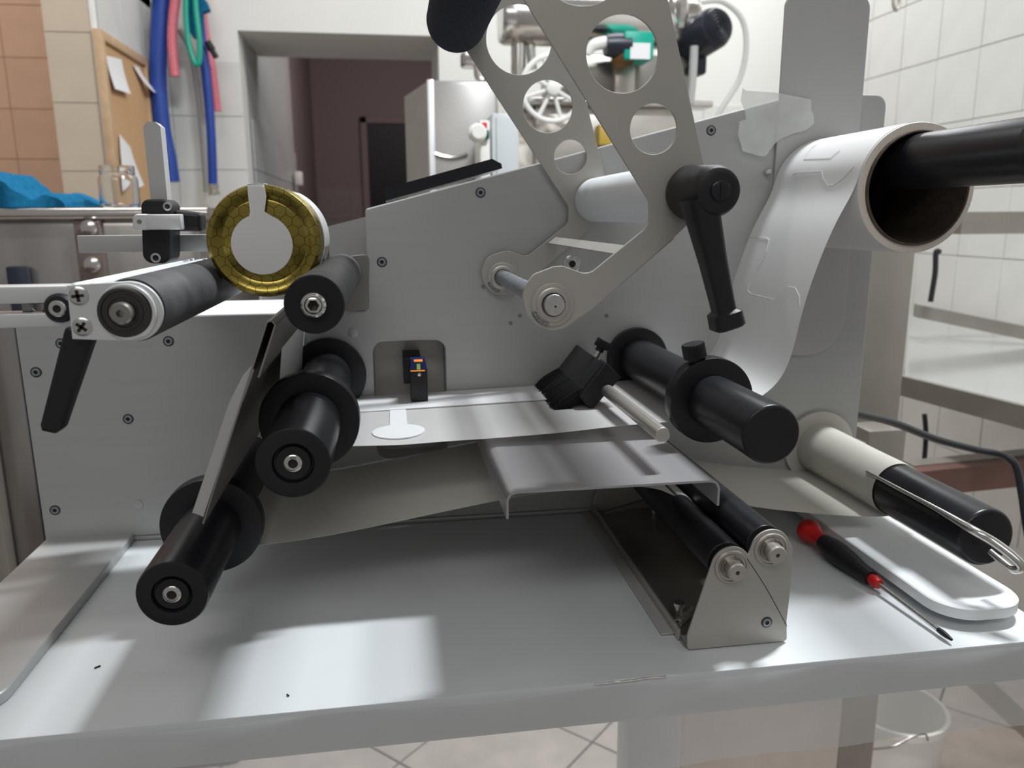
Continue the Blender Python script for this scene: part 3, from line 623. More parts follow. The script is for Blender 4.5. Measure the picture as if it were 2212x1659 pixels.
MB().lathe([(0, .0016), (.0006, .0014), (.0008, .0005)], ((xa+xb)/2+.0004, -.040, za-.0105), n=16).build('adjusting_screw', 'chrome', sn)
# ---- black guide rollers
def guide(axis, y1, r, ring_y, m='black', back=-.004, flange=None, bore=True, name='guide_roller', label=None):
    ro = cyl(name, axis, back, y1, r, m, mc, label, edge=.0022) if not bore else None
    if bore:
        L = back-y1; e = .002
        pr = [(0, r), (L-e, r), (L-e*.3, r-e*.3), (L, r-e), (L, r*.56), (L-.003, r*.52), (L-.0032, r*.47), (L-.0008, r*.45), (L-.0012, .0)]
        ro = MB().lathe(pr, (axis[0], back, axis[1]), n=64).build(name, m, mc, label)
        s = MB().lathe([(-.001, .0050), (.0010, .0048), (.0016, .0040), (.0017, .0026), (.0004, .0022)], (axis[0], y1+.001, axis[1]), n=32, closed=False).build('end_screw', 'chrome', ro)
        MB().lathe([(.0004, 0), (.0006, .0024)], (axis[0], y1+.001, axis[1]), n=6, closed=False).build  # socket is folded in below
        MB().lathe([(.0002, 0), (.0007, .0024)], (axis[0], y1+.001, axis[1]), n=6, closed=False).build('screw_socket', 'dimple', ro)
    for (ya, yb, rr_) in ring_y:
        MB().lathe([(0, r*.9), (0, rr_-.0008), (.0008, rr_), (ya-yb-.0012, rr_), (ya-yb-.0003, rr_-.0004), (ya-yb, rr_-.0014), (ya-yb, r*.95)], (axis[0], ya, axis[1]), n=72, closed=False).build('collar', m, ro)
    return ro
def engraving(txt, c, Y, parent, size=.0022):
    cu = bpy.data.curves.new('t', 'FONT'); cu.body = txt; cu.size = size; cu.align_x = 'CENTER'; cu.extrude = .0001
    o = bpy.data.objects.new('t', cu); COL.objects.link(o); dg = bpy.context.evaluated_depsgraph_get(); dg.update(); me = bpy.data.meshes.new_from_object(o.evaluated_get(dg)); bpy.data.objects.remove(o)
    b = MB(); b.add([(c[0]+v.co.x, Y-v.co.z, c[1]+v.co.y) for v in me.vertices], [list(p.vertices) for p in me.polygons]); b.build('engraving', 'dimple', parent, smooth=None)
A2 = (-.1565, .1366); A3 = (-.2238, .0674); AR = (.1105, .1425)
def yring(axis, u, v):
    best = min((math.hypot(*(Vector(((u-CPX[0]), (v-CPX[1])))-pxv((axis[0], y, axis[1])))), y) for y in [k*-.002 for k in range(150)]); return best[1]
def pxv(p):
    v = Vector(p)-CAM; return Vector((FPX*v.dot(RT)/v.dot(FW), FPX*v.dot(DN)/v.dot(FW)))
y2r = yring(A2, 668, 905); y3r = yring(A3, 460, 1130); yRr = yring(AR, 1526, 872)
print('rings', y2r, y3r, yRr)
g2_ = guide(A2, -.2480, .0200, [(-.004, -.012, .0315), (y2r+.006, y2r-.006, 106*(y2r+D)/FPX)], label='upper black guide roller with end screw')
engraving('070', (A2[0]+.0003, A2[1]+.0026), -.2480-.0008, g2_, .0021)
guide(A3, -.2510, .0190, [(y3r+.006, y3r-.006, 107*(y3r+D)/FPX)], label='lowest black guide roller with end screw')
rg = guide(AR, -.2590, .0178, [(-.004, -.012, .0270), (yRr+.006, yRr-.006, 101*(yRr+D)/FPX)], bore=False, name='guide_roller', label='right black guide roller with a knurled collar screw')
# knurled knob on the collar
kr = 101*(yRr+D)/FPX
def knob(cx, cyy, cz, ax, r, h, parent, nm='knurled_knob'):
    n = 96; axv = Vector(ax).normalized(); q = axv.to_track_quat('Z', 'Y').to_matrix(); o = Vector((cx, cyy, cz)); V = []; Fc = []
    prof_ = [(0, .55), (h*.30, .55), (h*.34, .98), (h*.4, 1.), (h*.93, 1.), (h, .93)]
    for t, s in prof_:
        for k in range(n):
            a_ = 2*PI*k/n; rr2 = r*s*(1-(.07 if (k//2) % 2 and s > .9 else 0)); V.append(o+q @ Vector((rr2*math.cos(a_), rr2*math.sin(a_), t)))
    for i in range(len(prof_)-1):
        for k in range(n): k2 = (k+1) % n; Fc.append([i*n+k, i*n+k2, (i+1)*n+k2, (i+1)*n+k])
    Fc.append([(len(prof_)-1)*n+k for k in range(n)]); Fc.append(list(range(n))[::-1])
    b = MB(); b.add(V, Fc); o_ = b.build(nm, 'plastic', parent, smooth=25); return o_
kx, kz = XZ(1507, 800, yRr); kt = XZ(1497, 745, yRr); kd = Vector((kt[0]-kx, 0, kt[1]-kz)).normalized()
MB().lathe([(-.004, .0020), (.012, .0020)], (kx, yRr, kz), kd, 14).build('threaded_stud', 'chrome', rg)
knob(kx+kd.x*.004, yRr, kz+kd.z*.004, kd, .0078, .015, rg)
# ---- middle and left rubber rollers
AM = (-.1408, .2212)
rm = MB().lathe([(0, .0155), (.236, .0155), (.238, .0150), (.238, .002)], (AM[0], -.0075, AM[1]), n=64).build('drive_roller', 'rubber', mc, 'worn rubber drive roller between jar and front plate')
MB().lathe([(0, .0154), (.0008, .0148), (.0010, .006)], (AM[0], -.2450, AM[1]), n=64).build('end_face', 'rubber_face', rm)
MB().lathe([(0, .0064), (.004, .0064), (.0052, .0054), (.0054, .0046)], (AM[0], -.2455, AM[1]), n=40, closed=False).build('end_boss', 'chrome', rm)
MB().lathe([(.0045, .0052), (.0050, .0046), (.0054, .0030), (.002, .0026)], (AM[0], -.2455, AM[1]), n=6, closed=False).build('hex_head', 'chrome', rm)
MB().lathe([(.002, 0.), (.0035, .0027)], (AM[0], -.2455, AM[1]), n=6, closed=False).build('socket', 'dimple', rm)
ALr = (-.2285, .2208)
rl = MB().lathe([(0, .0160), (.232, .0160), (.2335, .0155), (.2335, .008)], (ALr[0], -.016, ALr[1]), n=64).build('jar_roller', 'rubber', mc, 'left dark rubber roller carried in an aluminium bracket')
YBk = -.2545
bo = rounded([XZ(148, 616, YBk), XZ(160, 731, YBk), XZ(292, 731, YBk), XZ(292, 613, YBk)], [.001, .001, 0, 0])
cxb, czb = XZ(286, 672, YBk); rb_ = .0148
arc = [(cxb+rb_*math.cos(t), czb+rb_*math.sin(t)) for t in [PI/2-PI*k/24 for k in range(25)]][::-1]
bo = [XZ(148, 616, YBk), XZ(160, 731, YBk)]+arc
bk_ = plate('roller_bracket', bo, [], YBk-.0025, YBk, 'alu_bright', mc, 'aluminium roller bracket with two Phillips screws')
yb_ = YBk-.0025
MB().lathe([(-.001, .0138), (.0012, .0138), (.0018, .0132), (.0018, .0120)], (cxb-.0015, yb_, czb), n=60, closed=False).build('bearing_ring', 'alu_bright', bk_)
brg = MB().lathe([(0, .0122), (.0022, .0122), (.0026, .0116), (.0026, .0104), (.0020, .0102), (.0020, .0090), (.0024, .0088), (.0024, .0074), (.0018, .0072), (.0018, .0056)], (cxb-.0025, yb_, czb), n=60, closed=False).build('bearing', 'bearing', bk_)
MB().lathe([(0, .0054), (.0065, .0054), (.0075, .0045), (.0078, .0018), (.005, .0014), (.005, 0)], (cxb-.0025, yb_, czb), n=40, closed=False).build('shaft_end', 'dark_steel', bk_)
def phillips(u, v, Y, r, parent, rot=0.):
    x, z = XZ(u, v, Y); s = MB().lathe([(0, r), (.0005, r), (.0012, r*.7), (.0014, 0)], (x, Y, z), n=32, closed=False).build('phillips_screw', 'chrome', parent)
    b = MB()
    for k in range(2):
        a = rot+k*PI/2; c_, s_ = math.cos(a), math.sin(a); l, w_ = r*.62, r*.16
        pts = [(l, w_), (-l, w_), (-l, -w_), (l, -w_)]; b.prism([(x+c_*p-s_*q_, z+s_*p+c_*q_) for p, q_ in pts], Y-.0017, Y-.0010)
    b.build('cross_slot', 'dimple', parent)
phillips(170, 639, yb_, .0045, bk_, .1); phillips(178, 706, yb_, .0045, bk_, .9)
# channel bar running back from the bracket
xA, zA = XZ(149, 613, yb_); xB_ = xA+.0145
b = MB().box((xA, YBk, zA-.027), (xB_, -.018, zA-.0018), .0006); b.build('channel_bar', 'alu_bright', mc)
MB().box((xA, YBk, zA-.002), (xA+.0018, -.018, zA), .0003).build('channel_lip', 'white_coat', mc)
MB().box((xA+.0085, YBk, zA-.002), (xA+.0115, -.018, zA), .0003).build('channel_lip', 'white_coat', mc)
# slotted rails left
YRl = -.232
x_r = P(165, 660, YRl).x; x_l = P(-180, 660, YRl).x
z1, z2 = P(60, 618, YRl).z, P(60, 656, YRl).z; z3, z4 = P(60, 677, YRl).z, P(60, 708, YRl).z
MB().box((x_l, YRl, z2), (x_r, YRl+.014, z1), .0008).build('slotted_rail', 'alu_bright', mc)
MB().box((x_l, YRl, z4), (x_r, YRl+.014, z3), .0008).build('slotted_rail', 'alu_bright', mc)
plate('slot_strip', [(P(30, 660, YRl).x, z3), (x_r, z3), (x_r, z2), (P(30, 660, YRl).x, z2)], [circ(*XZ(76, 661, YRl+.006), .0031, 24)], YRl+.008, YRl+.010, 'dark_steel', mc, 'dark steel strip with a round hole')
x, z = XZ(131, 665, YRl); cw = MB().lathe([(0, .0075), (.0015, .0075), (.003, .0062), (.0034, .0040)], (x, YRl, z), n=40).build('clamp_washer', 'plastic', mc)
MB().lathe([(.003, .0042), (.0042, .0042), (.0048, .0036), (.0048, .002)], (x, YRl, z), n=32, closed=False).build('bolt_head', 'chrome', cw)
MB().lathe([(.0042, 0), (.0046, .0021)], (x, YRl, z), n=6, closed=False).build('socket', 'dimple', cw)
lv = rounded([XZ(u, v, -.246) for u, v in ((150, 700), (96, 912), (99, 925), (130, 932), (139, 922), (210, 715))], [.003, .001, .001, .002, .001, .003])
plate('clamp_lever', lv, [], -.252, -.240, 'plastic', mc, 'black clamping lever below the left bracket', bev=.0015)
# ---- vertical guide unit behind the left roller
YG = -.030
g0 = XZ(165, 509, YG); g1 = XZ(470, 543, YG)
gu = MB().box((g0[0], YG, g1[1]), (P(560, 520, YG).x, YG+.008, g0[1]), .0006).build('guide_bar', 'alu_plate', mc, 'horizontal flat aluminium guide bar')
YV = YG-.018
v0 = XZ(310, 262, YV); v1 = XZ(346, 440, YV)
b = MB(); b.prism([(XZ(309, 270, YV)[0], XZ(320, 560, YV)[1]), (XZ(309, 270, YV)[0], XZ(309, 273, YV)[1]), (XZ(318, 262, YV)[0], XZ(318, 263, YV)[1]), (XZ(335, 262, YV)[0], XZ(335, 263, YV)[1]), (XZ(346, 270, YV)[0], XZ(346, 273, YV)[1]), (XZ(346, 270, YV)[0], XZ(320, 560, YV)[1])], YV, YV+.012)
b.build('vertical_bar', 'alu_plate', mc, 'upright square aluminium bar of the guide')
YK2 = YV-.012
kl = rounded([XZ(303, 430, YK2), XZ(368, 430, YK2), XZ(368, 570, YK2), XZ(308, 570, YK2)][::-1], [.007, .007, .006, .006], 8)
ck = plate('clamp_block', kl, [], YK2, YK2+.028, 'plastic', mc, 'black clamp block holding the guide bars', bev=.0015)
for (u, v, r_) in ((362, 446, .0030), (337, 557, .0035)):
    x, z = XZ(u, v, YK2); MB().lathe([(0, r_), (.0008, r_), (.001, r_*.6), (.0004, r_*.5)], (x, YK2, z), n=24, closed=False).build('screw', 'chrome', ck); MB().lathe([(.0002, 0), (.0008, r_*.55)], (x, YK2, z), n=6, closed=False).build('socket', 'dimple', ck)
YQ = YK2-.014
q_ = rounded([XZ(286, 462, YQ), XZ(316, 462, YQ), XZ(318, 497, YQ), XZ(286, 497, YQ)], [.004, .001, .001, .003])
cr_ = plate('cross_bar', q_, [], YQ, YQ+.008, 'alu_bright', mc, 'short square aluminium cross bar end', bev=.0008)
x0_, z0_ = XZ(316, 463, YQ); x1_, z1_ = XZ(392, 496, YQ); MB().box((x0_-.002, YQ+.0005, z1_), (x1_, YQ+.0095, z0_), .0008).build('bar_shank', 'alu_bright', cr_)
x, z = XZ(301, 479, YQ); MB().lathe([(0, .0016), (.0003, .0016), (.0002, .0008)], (x, YQ, z), n=16).build('centre_mark', 'dark_steel', cr_)
rc = XZ(405, 476, YK2); b = MB()
ring2 = rounded([XZ(376, 453, -.045), XZ(438, 460, -.045), XZ(438, 500, -.045), XZ(376, 499, -.045)], .003)
plate('clamp_arm', ring2, [], -.050, -.032, 'plastic', mc, 'black curved clamp arm beside the jar', bev=.003)
# ---- perforated arms
YA = -.219
def fa(u, v): return XZ(u, v, YA)
top_z = .56
def line_at(p, q, z): t = (z-p[1])/(q[1]-p[1]); return (p[0]+(q[0]-p[0])*t, z)
LE0, LE1 = fa(1401, 435), fa(1131, 0); RE0, RE1 = fa(1520, 360), fa(1442, 0)
grip = XZ(984, 50, -.02)
# the upper arm tapers up-left to the grip; computed in the arm's plane
arm = [fa(1128, 640), fa(1137, 612), fa(1152, 592), fa(1194, 576), fa(1214, 574), fa(1262, 591), fa(1279, 586), fa(1389, 497), fa(1400, 482), LE0,
       line_at(LE0, LE1, .395), (grip[0]-.016, grip[1]+.004), (grip[0]-.012, grip[1]+.022), (grip[0]+.006, grip[1]+.030), line_at(RE0, RE1, .470), line_at(RE0, RE1, .415), RE0, fa(1524, 400), fa(1500, 470), fa(1456, 512), fa(1278, 668), fa(1244, 690), fa(1222, 708), fa(1192, 714), fa(1158, 703), fa(1134, 672)]
armr = rounded(arm, [.004, .006, .006, .006, .004, .010, .006, .006, .006, .004, .02, .012, .012, .02, .03, .02, .02, .01, .01, .004, .004, .006, .01, .012, .012, .008], 5)
h2c = fa(1344, 117); h3c = fa(1411, 279); hr2, hr3 = .0204, .0137
sc = (XZ(1122, 85, -.012)[0], XZ(1122, 85, -.012)[1])
holes = [circ(*h2c, hr2, 64), circ(*h3c, hr3, 48), circ(*sc, .0262, 64)]
piv = (fa(1193, 657)); tub = XZ(1287, 432, -.012)
for nm, ya, lab in (('arm_plate', YA, 'front perforated steel arm plate'), ('arm_plate', -.010, 'rear perforated steel arm plate')):
    ap = plate(nm, armr, holes, ya-.001, ya+.001, 'arm_steel', mc, lab, bev=.0003)
    fl0, fl1 = fa(1456, 516), fa(1280, 668); b = MB()
    dvx = Vector((fl1[0]-fl0[0], fl1[1]-fl0[1])).normalized(); nv = Vector((-dvx.y, dvx.x))
    b.prism([fl0, fl1, (fl1[0]+nv.x*-.0012, fl1[1]+nv.y*-.0012), (fl0[0]-nv.x*.0012, fl0[1]-nv.y*.0012)], ya, ya+.010); b.build('bent_flange', 'arm_steel', ap)
    MB().lathe([(0, .0125), (.0012, .0125), (.0014, .0120), (.0014, .0080)], (piv[0], ya-.001, piv[1]), n=56, closed=False).build('weld_washer', 'arm_steel', ap)
    MB().lathe([(0, .0098), (.0022, .0098), (.0026, .0090), (.0026, .0070)], (piv[0], ya-.001, piv[1]), n=48, closed=False).build('bushing', 'steel', ap)
    b = MB()
    for k in range(9):
        a_ = 3.55+.11*k; p_ = Vector((piv[0]+.0118*math.cos(a_), ya-.0018, piv[1]+.0118*math.sin(a_))); b.lathe([(-.0014, .0003), (-.0006, .0014), (.0006, .0014), (.0014, .0003)], p_, (math.sin(k), 0, math.cos(k)), 10)
    b.build('weld_bead', 'dark_steel', ap)
piv_ = Vector((piv[0], 0, piv[1]))
sf = MB().lathe([(0, .0062), (.219, .0062), (.2235, .0062), (.2245, .0054)], (piv[0], -.001, piv[1]), n=48).build('pivot_shaft', 'shaft', mc, 'scuffed steel pivot shaft of the arms')
MB().lathe([(0, .0060), (.0008, .0058), (.001, .0)], (piv[0], -.2255, piv[1]), n=48, closed=False).build('end_face', 'chrome', sf)
MB().lathe([(0, .0008), (.0004, .0006)], (piv[0]+.0004, -.2262, piv[1]-.0006), n=12).build('centre_dimple', 'dimple', sf)
cyl('spacer_tube', tub, -.0115, YA+.001, .0178, 'white_coat', mc, 'white spacer tube between the two arms', edge=.0015)
# flat cross plate behind
cp0, cp1 = XZ(1175, 530, -.05), XZ(1325, 556, -.05)
b = MB().add([P(1165, 525, -.03), P(1345, 533, -.10), P(1345, 562, -.10), P(1165, 540, -.03)]+[P(1165, 525, -.03)+Vector((0, .002, 0)), P(1345, 533, -.10)+Vector((0, .002, 0)), P(1345, 562, -.10)+Vector((0, .002, 0)), P(1165, 540, -.03)+Vector((0, .002, 0))],
             [[0, 1, 2, 3], [7, 6, 5, 4], [0, 4, 5, 1], [1, 5, 6, 2], [2, 6, 7, 3], [3, 7, 4, 0]])
b = MB(); V = [P(1150, 519, -.012), P(1350, 540, -.215), P(1350, 570, -.215), P(1150, 537, -.012)]
c0_, c1_ = fa(1330, 548), fa(1352, 530)
b.prism([(c0_[0], c0_[1]), (c1_[0], c1_[1]), (c1_[0]+.0008, c1_[1]-.001), (c0_[0]+.0008, c0_[1]-.001)], -.009, YA+.001); b.build('tie_plate', 'arm_steel', mc)
# foam grip on the cross rod
gp = MB().lathe([(0, .012), (.0015, .0185), (.006, .0222), (.010, .0226), (.19, .0226), (.196, .021), (.2, .012)], (grip[0], -.018, grip[1]), n=48).build('foam_grip', 'foam', mc, 'black foam grip on the arms')
# clamping lever on the front arm
hx = (tub[0]+.0015, tub[1]-.0005)
hubl = MB().lathe([(0, .0150), (.004, .0158), (.010, .0150), (.022, .0142), (.036, .0134), (.040, .0118), (.0412, .009)], (hx[0], YA-.001, hx[1]), n=48).build('clamp_hub', 'plastic', mc, 'black hub of the clamping lever')
yh = YA-.001-.0405
MB().lathe([(0, .0052), (.0022, .0052), (.0026, .0046)], (hx[0], yh, hx[1]), n=32).build('slotted_screw', 'blackgloss', hubl)
MB().box((hx[0]-.0005, yh-.0031, hx[1]-.0042), (hx[0]+.0005, yh-.0024, hx[1]+.0042)).build('slot', 'dimple', hubl)
yl = yh+.012
LV = [XZ(1505, 440, yl), XZ(1512, 520, yl), XZ(1540, 600, yl), XZ(1567, 680, yl)]
b = MB(); dirl = (Vector((LV[3][0], LV[3][1]))-Vector((LV[0][0], LV[0][1])))
W_ = [(0, .0088, .012), (.18, .0080, .010), (.5, .0067, .008), (.80, .0060, .0072), (.86, .0060, .0072), (.88, .0088, .0088), (.985, .0092, .0088), (1.0, .0078, .0076)]
pA_ = Vector(XZ(1508, 425, yl)); pB_ = Vector(XZ(1572, 708, yl)); dn = (pB_-pA_).normalized(); nn_ = Vector((-dn.y, dn.x)); V = []; Fc = []; n = 20
for t, wx, wy in W_:
    c_ = pA_.lerp(pB_, t)
    for k in range(n):
        a_ = 2*PI*k/n; ca, sa = math.cos(a_), math.sin(a_); ex = .55
        u_ = math.copysign(abs(ca)**ex, ca)*wx; w2 = math.copysign(abs(sa)**ex, sa)*wy; V.append((c_.x+nn_.x*u_, yl+w2, c_.y+nn_.y*u_))
for i in range(len(W_)-1):
    for k in range(n): k2 = (k+1) % n; Fc.append([i*n+k, i*n+k2, (i+1)*n+k2, (i+1)*n+k])
Fc.append(list(range(n))); Fc.append([(len(W_)-1)*n+k for k in range(n)]); b.add(V, Fc); b.build('clamp_handle', 'plastic', mc, 'long black handle of the clamping lever')
# ---- peel blade
YBl = -.235
bt, bbm = XZ(578, 697, YBl), XZ(440, 1132, YBl)
bdir = (Vector(bbm)-Vector(bt)).normalized(); bn = Vector((-bdir.y, bdir.x))
fold = [Vector(bbm), Vector(bt)-bn*-.0, Vector(bt)+bn*.0016-bdir*.0012, Vector(bt)+bn*.0036, Vector(bt)+bn*.0036+bdir*.030]
b = MB().ribbon([tuple(v) for v in fold], YBl, -.006, .0009); b.build('peel_plate', 'dark_steel', mc, 'thin folded steel peel plate')
sd_ = [XZ(u, v, YBl-.0) for u, v in ((541, 792), (524, 812), (494, 872), (415, 1108), (438, 1118), (500, 935), (548, 800))]
MB().prism(sd_, YBl+.001, YBl+.003).build('blade_bracket', 'alu_plate', mc, 'grey side bracket of the peel plate')
q_ = [XZ(u, v, YBl+.003) for u, v in ((541, 792), (524, 812), (494, 872), (415, 1108))]
MB().ribbon(q_, YBl+.003, -.006, .0016).build('backing_sheet', 'alu_plate', mc)
# ---- tray
zt_ = .110; tA, tB = -.0385, .0865
tp = [(tA-.0006, zt_-.015), (tA-.0006, zt_-.004), (tA+.0008, zt_-.001), (tA+.004, zt_), (tB-.004, zt_), (tB-.0008, zt_-.001), (tB+.0006, zt_-.004), (tB+.0006, zt_-.015)]
MB().ribbon(rounded(tp, [0, .002, .002, .002, .002, .002, .002, 0], 3), -.2425, -.005, .0014).build('tray', 'traysteel', mc, 'bent stainless steel support tray under the labels')
# ---- brush and its rod
ARd = XZ(1432, 940, -.222)
rd = cyl('brush_rod', ARd, -.004, -.222, .0048, 'steel', mc, 'polished steel rod of the brush holder', edge=.0006, n=40)
ybf, ybb = -.092, -.0045
F4 = [XZ(u, v, ybf) for u, v in ((1302, 783), (1250, 850), (1272, 877), (1331, 812))]
brk = plate('brush_block', F4, [], ybf, ybb, 'plastic', mc, 'black plastic block holding the brush', bev=.001)
Fc_ = Vector(((F4[0][0]+F4[2][0])/2, (F4[0][1]+F4[2][1])/2))
F5 = [tuple(Vector(p)*1.0+(Vector(p)-Fc_)*.10+(Vector(F4[3])-Vector(F4[0]))*.12) for p in F4]
plate('rod_clamp', F5, [], ybf-.004, ybf+.014, 'plastic', brk, bev=.0008)
yk_ = ybf+.028
kx, kz = XZ(1287, 771, yk_); kd = Vector(XZ(1301, 745, yk_))-Vector((kx, kz)); kd = Vector((kd.x, 0, kd.y)).normalized()
MB().lathe([(-.003, .0022), (.012, .0022)], (kx, yk_, kz), kd, 12).build('threaded_stud', 'chrome', brk)
knob(kx+kd.x*.005, yk_, kz+kd.z*.005, kd, .0062, .010, brk)
# bristles: individual curved hairs, one part
b = MB(); A_, B_ = Vector(F4[0]).lerp(Vector(F4[1]), .92), Vector(F4[1]).lerp(Vector(F4[2]), .55); T_ = Vector((.0160, .1172)); T2_ = Vector((.0300, .1172))
for i in range(46):
    for j in range(8):
        y = ybb-.001+(ybf-ybb+.003)*(i+random.uniform(-.3, .3))/45; s = j/7
        a_ = A_.lerp(B_, s); t_ = T_.lerp(T2_, s)+Vector((random.uniform(-.0008, .0008), random.uniform(-.0002, .0006))); m_ = a_.lerp(t_, .5)+Vector((-.0016, .0014))
        b.sweep([(a_.x+.001, y, a_.y+.001), (m_.x, y, m_.y), (t_.x, y-.0015, t_.y)], [.0008, .0007, .0004], 4, smooth=3)
b.build('bristles', 'bristle', mc, 'black brush bristles', kind='stuff')
# ---- tension roller unit
x0t, x1t = .0735, .1385; yt0, yt1 = -.2405, -.008
T1c = XZ(1577, 1221, yt0); T2c = XZ(1662, 1184, yt0); RL = .0128
lobe = lambda c_, a0, a1: [(c_[0]+RL*math.cos(math.radians(a0+(a1-a0)*k/14)), c_[1]+RL*math.sin(math.radians(a0+(a1-a0)*k/14))) for k in range(15)]
f0 = [XZ(1484, 1402, yt0), XZ(1483, 1370, yt0)]+lobe(T1c, 160, 32)+lobe(T2c, 152, 20)+[XZ(u, v, yt0) for u, v in ((1710, 1182), (1706, 1262), (1697, 1338), (1697, 1388))]
f0 = [(a, max(z, .0006)) for a, z in f0]
ep = plate('end_plate', rounded(f0, [.002, .002]+[0]*30+[.003, .003, .002, .002], 4), [], yt0-.0015, yt0, 'arm_steel', mc, 'front steel end plate of the tension unit', bev=.0003)
b = MB(); b.sweep([Vector((*XZ(1612, 1202, yt0-.0016),)).to_3d()]*2, .0001, 4, smooth=1) if False else None
l0, l1, l2 = XZ(1612, 1205, yt0), XZ(1655, 1272, yt0), XZ(1697, 1350, yt0)
MB().sweep([(p[0], yt0-.0016, p[1]) for p in (l0, l1, l2)], .00022, 6).build('seam', 'dimple', ep)
MB().box((f0[0][0], yt0-.0002, .0015), (x1t, yt0+.012, .0030), .0004).build('bent_foot', 'arm_steel', ep)
screw('screw', 1656, 1344, yt0-.0015, .0036, ep)
screw('screw', 1463, 1303, yt0+.05, .003, mc)
MB().box((x0t-.001, yt0+.002, .001), (x1t, yt1, .0026)).build('base_channel', 'dark_steel', mc, 'dark steel base of the tension unit')
MB().box((x0t-.0022, yt0+.010, .001), (x0t-.0008, yt1, .0085), .0003).build('channel_side', 'steel', mc)
MB().box((x0t-.0105, yt0+.018, .0004), (x0t-.0022, yt1, .0018), .0003).build('channel_foot', 'alu_plate', mc)
MB().box((x1t-.001, yt0+.004, .001), (x1t+.0005, yt1, .030), .0003).build('channel_side', 'steel', mc)
plate('end_plate', [(a-.0, z) for a, z in f0], [], yt1-.0015, yt1, 'arm_steel', mc, 'rear steel end plate of the tension unit')
for (c_, r_) in ((T1c, .0136), (T2c, .0136)):
    tr = cyl('tension_roller', c_, yt1-.004, yt0+.006, .0125, 'black', mc, None, edge=.001)
    MB().lathe([(0, .0108), (.0010, .0108), (.0016, .0103), (.0016, .0094), (.0008, .0092), (.0008, .0084), (.0016, .0082), (.0016, .0055)], (c_[0], yt0-.0015, c_[1]), n=48, closed=False).build('bearing', 'steel', tr)
    b = MB(); R_ = .0070
    pts = [(c_[0]+R_*math.cos(t), yt0-.0040, c_[1]+R_*math.sin(t)) for t in [PI*.72+2*PI*.86*k/26 for k in range(27)]]; b.sweep(pts, .0005, 6, smooth=1).build('circlip', 'dark_steel', tr)
    MB().lathe([(0, .0058), (.0085, .0058), (.0095, .0050), (.0096, .0013), (.006, .0010), (.006, 0)], (c_[0], yt0-.0015, c_[1]), n=36, closed=False).build('shaft_end', 'steel', tr)
# springs and pegs inside
b = MB(); s0, s1 = P(1312, 1108, -.03), P(1396, 1084, -.055)
pts = []; 
for k in range(160):
    t = k/159; c_ = s0.lerp(s1, t); dd = (s1-s0).normalized(); u1 = dd.orthogonal().normalized(); u2 = dd.cross(u1); pts.append(c_+u1*math.cos(k*.785)*.0026+u2*math.sin(k*.785)*.0026)
b.sweep(pts, .0006, 5, smooth=1).build('spring', 'dark_steel', mc)
b = MB(); s0, s1 = P(1462, 1348, -.225), P(1492, 1318, -.205); pts = []
for k in range(90):
    t = k/89; c_ = s0.lerp(s1, t); dd = (s1-s0).normalized(); u1 = dd.orthogonal().normalized(); u2 = dd.cross(u1); pts.append(c_+u1*math.cos(k*.785)*.0024+u2*math.sin(k*.785)*.0024)
b.sweep(pts, .0006, 5, smooth=1).build('spring', 'dark_steel', mc)
pg = PZ(1413, 1108, .003); MB().lathe([(0, .003), (.010, .003), (.011, .0025)], pg, (0, 0, 1), 18).build('peg', 'chrome', mc)
pg = PZ(1466, 1340, .003); MB().lathe([(0, .0026), (.010, .0026), (.0105, .0038), (.013, .0038)], pg, (0, 0, 1), 18).build('peg', 'chrome', mc)
# ---- reel backing plate and mandrel
tl0, tl1 = .2295, .3055; tz1, tz0 = .4455, .1395
plate('reel_backing_plate', rounded([(tl0, tz0), (tl1, tz0), (tl1, tz1), (tl0, tz1)], [.034, .034, .012, .012], 10), [], -.0075, -.0045, 'alu_plate', mc, 'tall grey backing plate of the label reel', bev=.0006)
AMd = (.2740, .3020)
cyl('reel_mandrel', AMd, -.008, -.272, .0192, 'black', mc, 'thick black mandrel carrying the label roll', edge=.004)
MB().lathe([(0, .034), (.050, .034), (.052, .030), (.052, .018)], (AMd[0], -.010, AMd[1]-.0188), n=56, closed=False).build('reel_hub', 'black', mc)
MB().lathe([(0, .019), (0, .0225), (.03, .0225), (.034, .019)], (AMd[0], -.2500, AMd[1]), n=56, closed=False).build('mandrel_cap', 'black', mc)
# ---- take-up reel
AT = (.2905, .0510)
tu = cyl('take_up_reel', AT, -.006, -.222, .0205, 'black', mc, 'black take-up reel with a steel clip rod', edge=.003)
MB().lathe([(0, .034), (.003, .034)], (AT[0], -.006, AT[1]+.001), n=56).build('flange', 'cream', tu)
# clip rod
cr0 = P(1868, 1005, -.14)
ra_ = math.radians(148); rx, rz = AT[0]+.0222*math.cos(ra_), AT[1]+.0222*math.sin(ra_)
pts = [(rx, -.112, rz), (rx, -.14, rz), (rx, -.17, rz), (rx, -.195, rz)]+[P(u, v, y) for u, v, y in ((2098, 1143, -.228), (2145, 1170, -.238), (2185, 1200, -.247), (2207, 1224, -.252), (2190, 1231, -.248), (2165, 1213, -.240), (2140, 1192, -.230))]
MB().sweep(pts, [.0014, .0015, .0016, .0020, .0030, .0032, .0032, .0030, .0026, .0024, .0024], 14).build('clip_rod', 'chrome', tu, 'bent steel clip rod')
ra_ = math.radians(160); q_ = (AT[0]+.0206*math.cos(ra_), AT[1]+.0206*math.sin(ra_))
MB().box((q_[0]-.0004, -.20, q_[1]-.0022), (q_[0]+.002, -.112, q_[1]+.0022)).build('slot', 'dimple', tu)
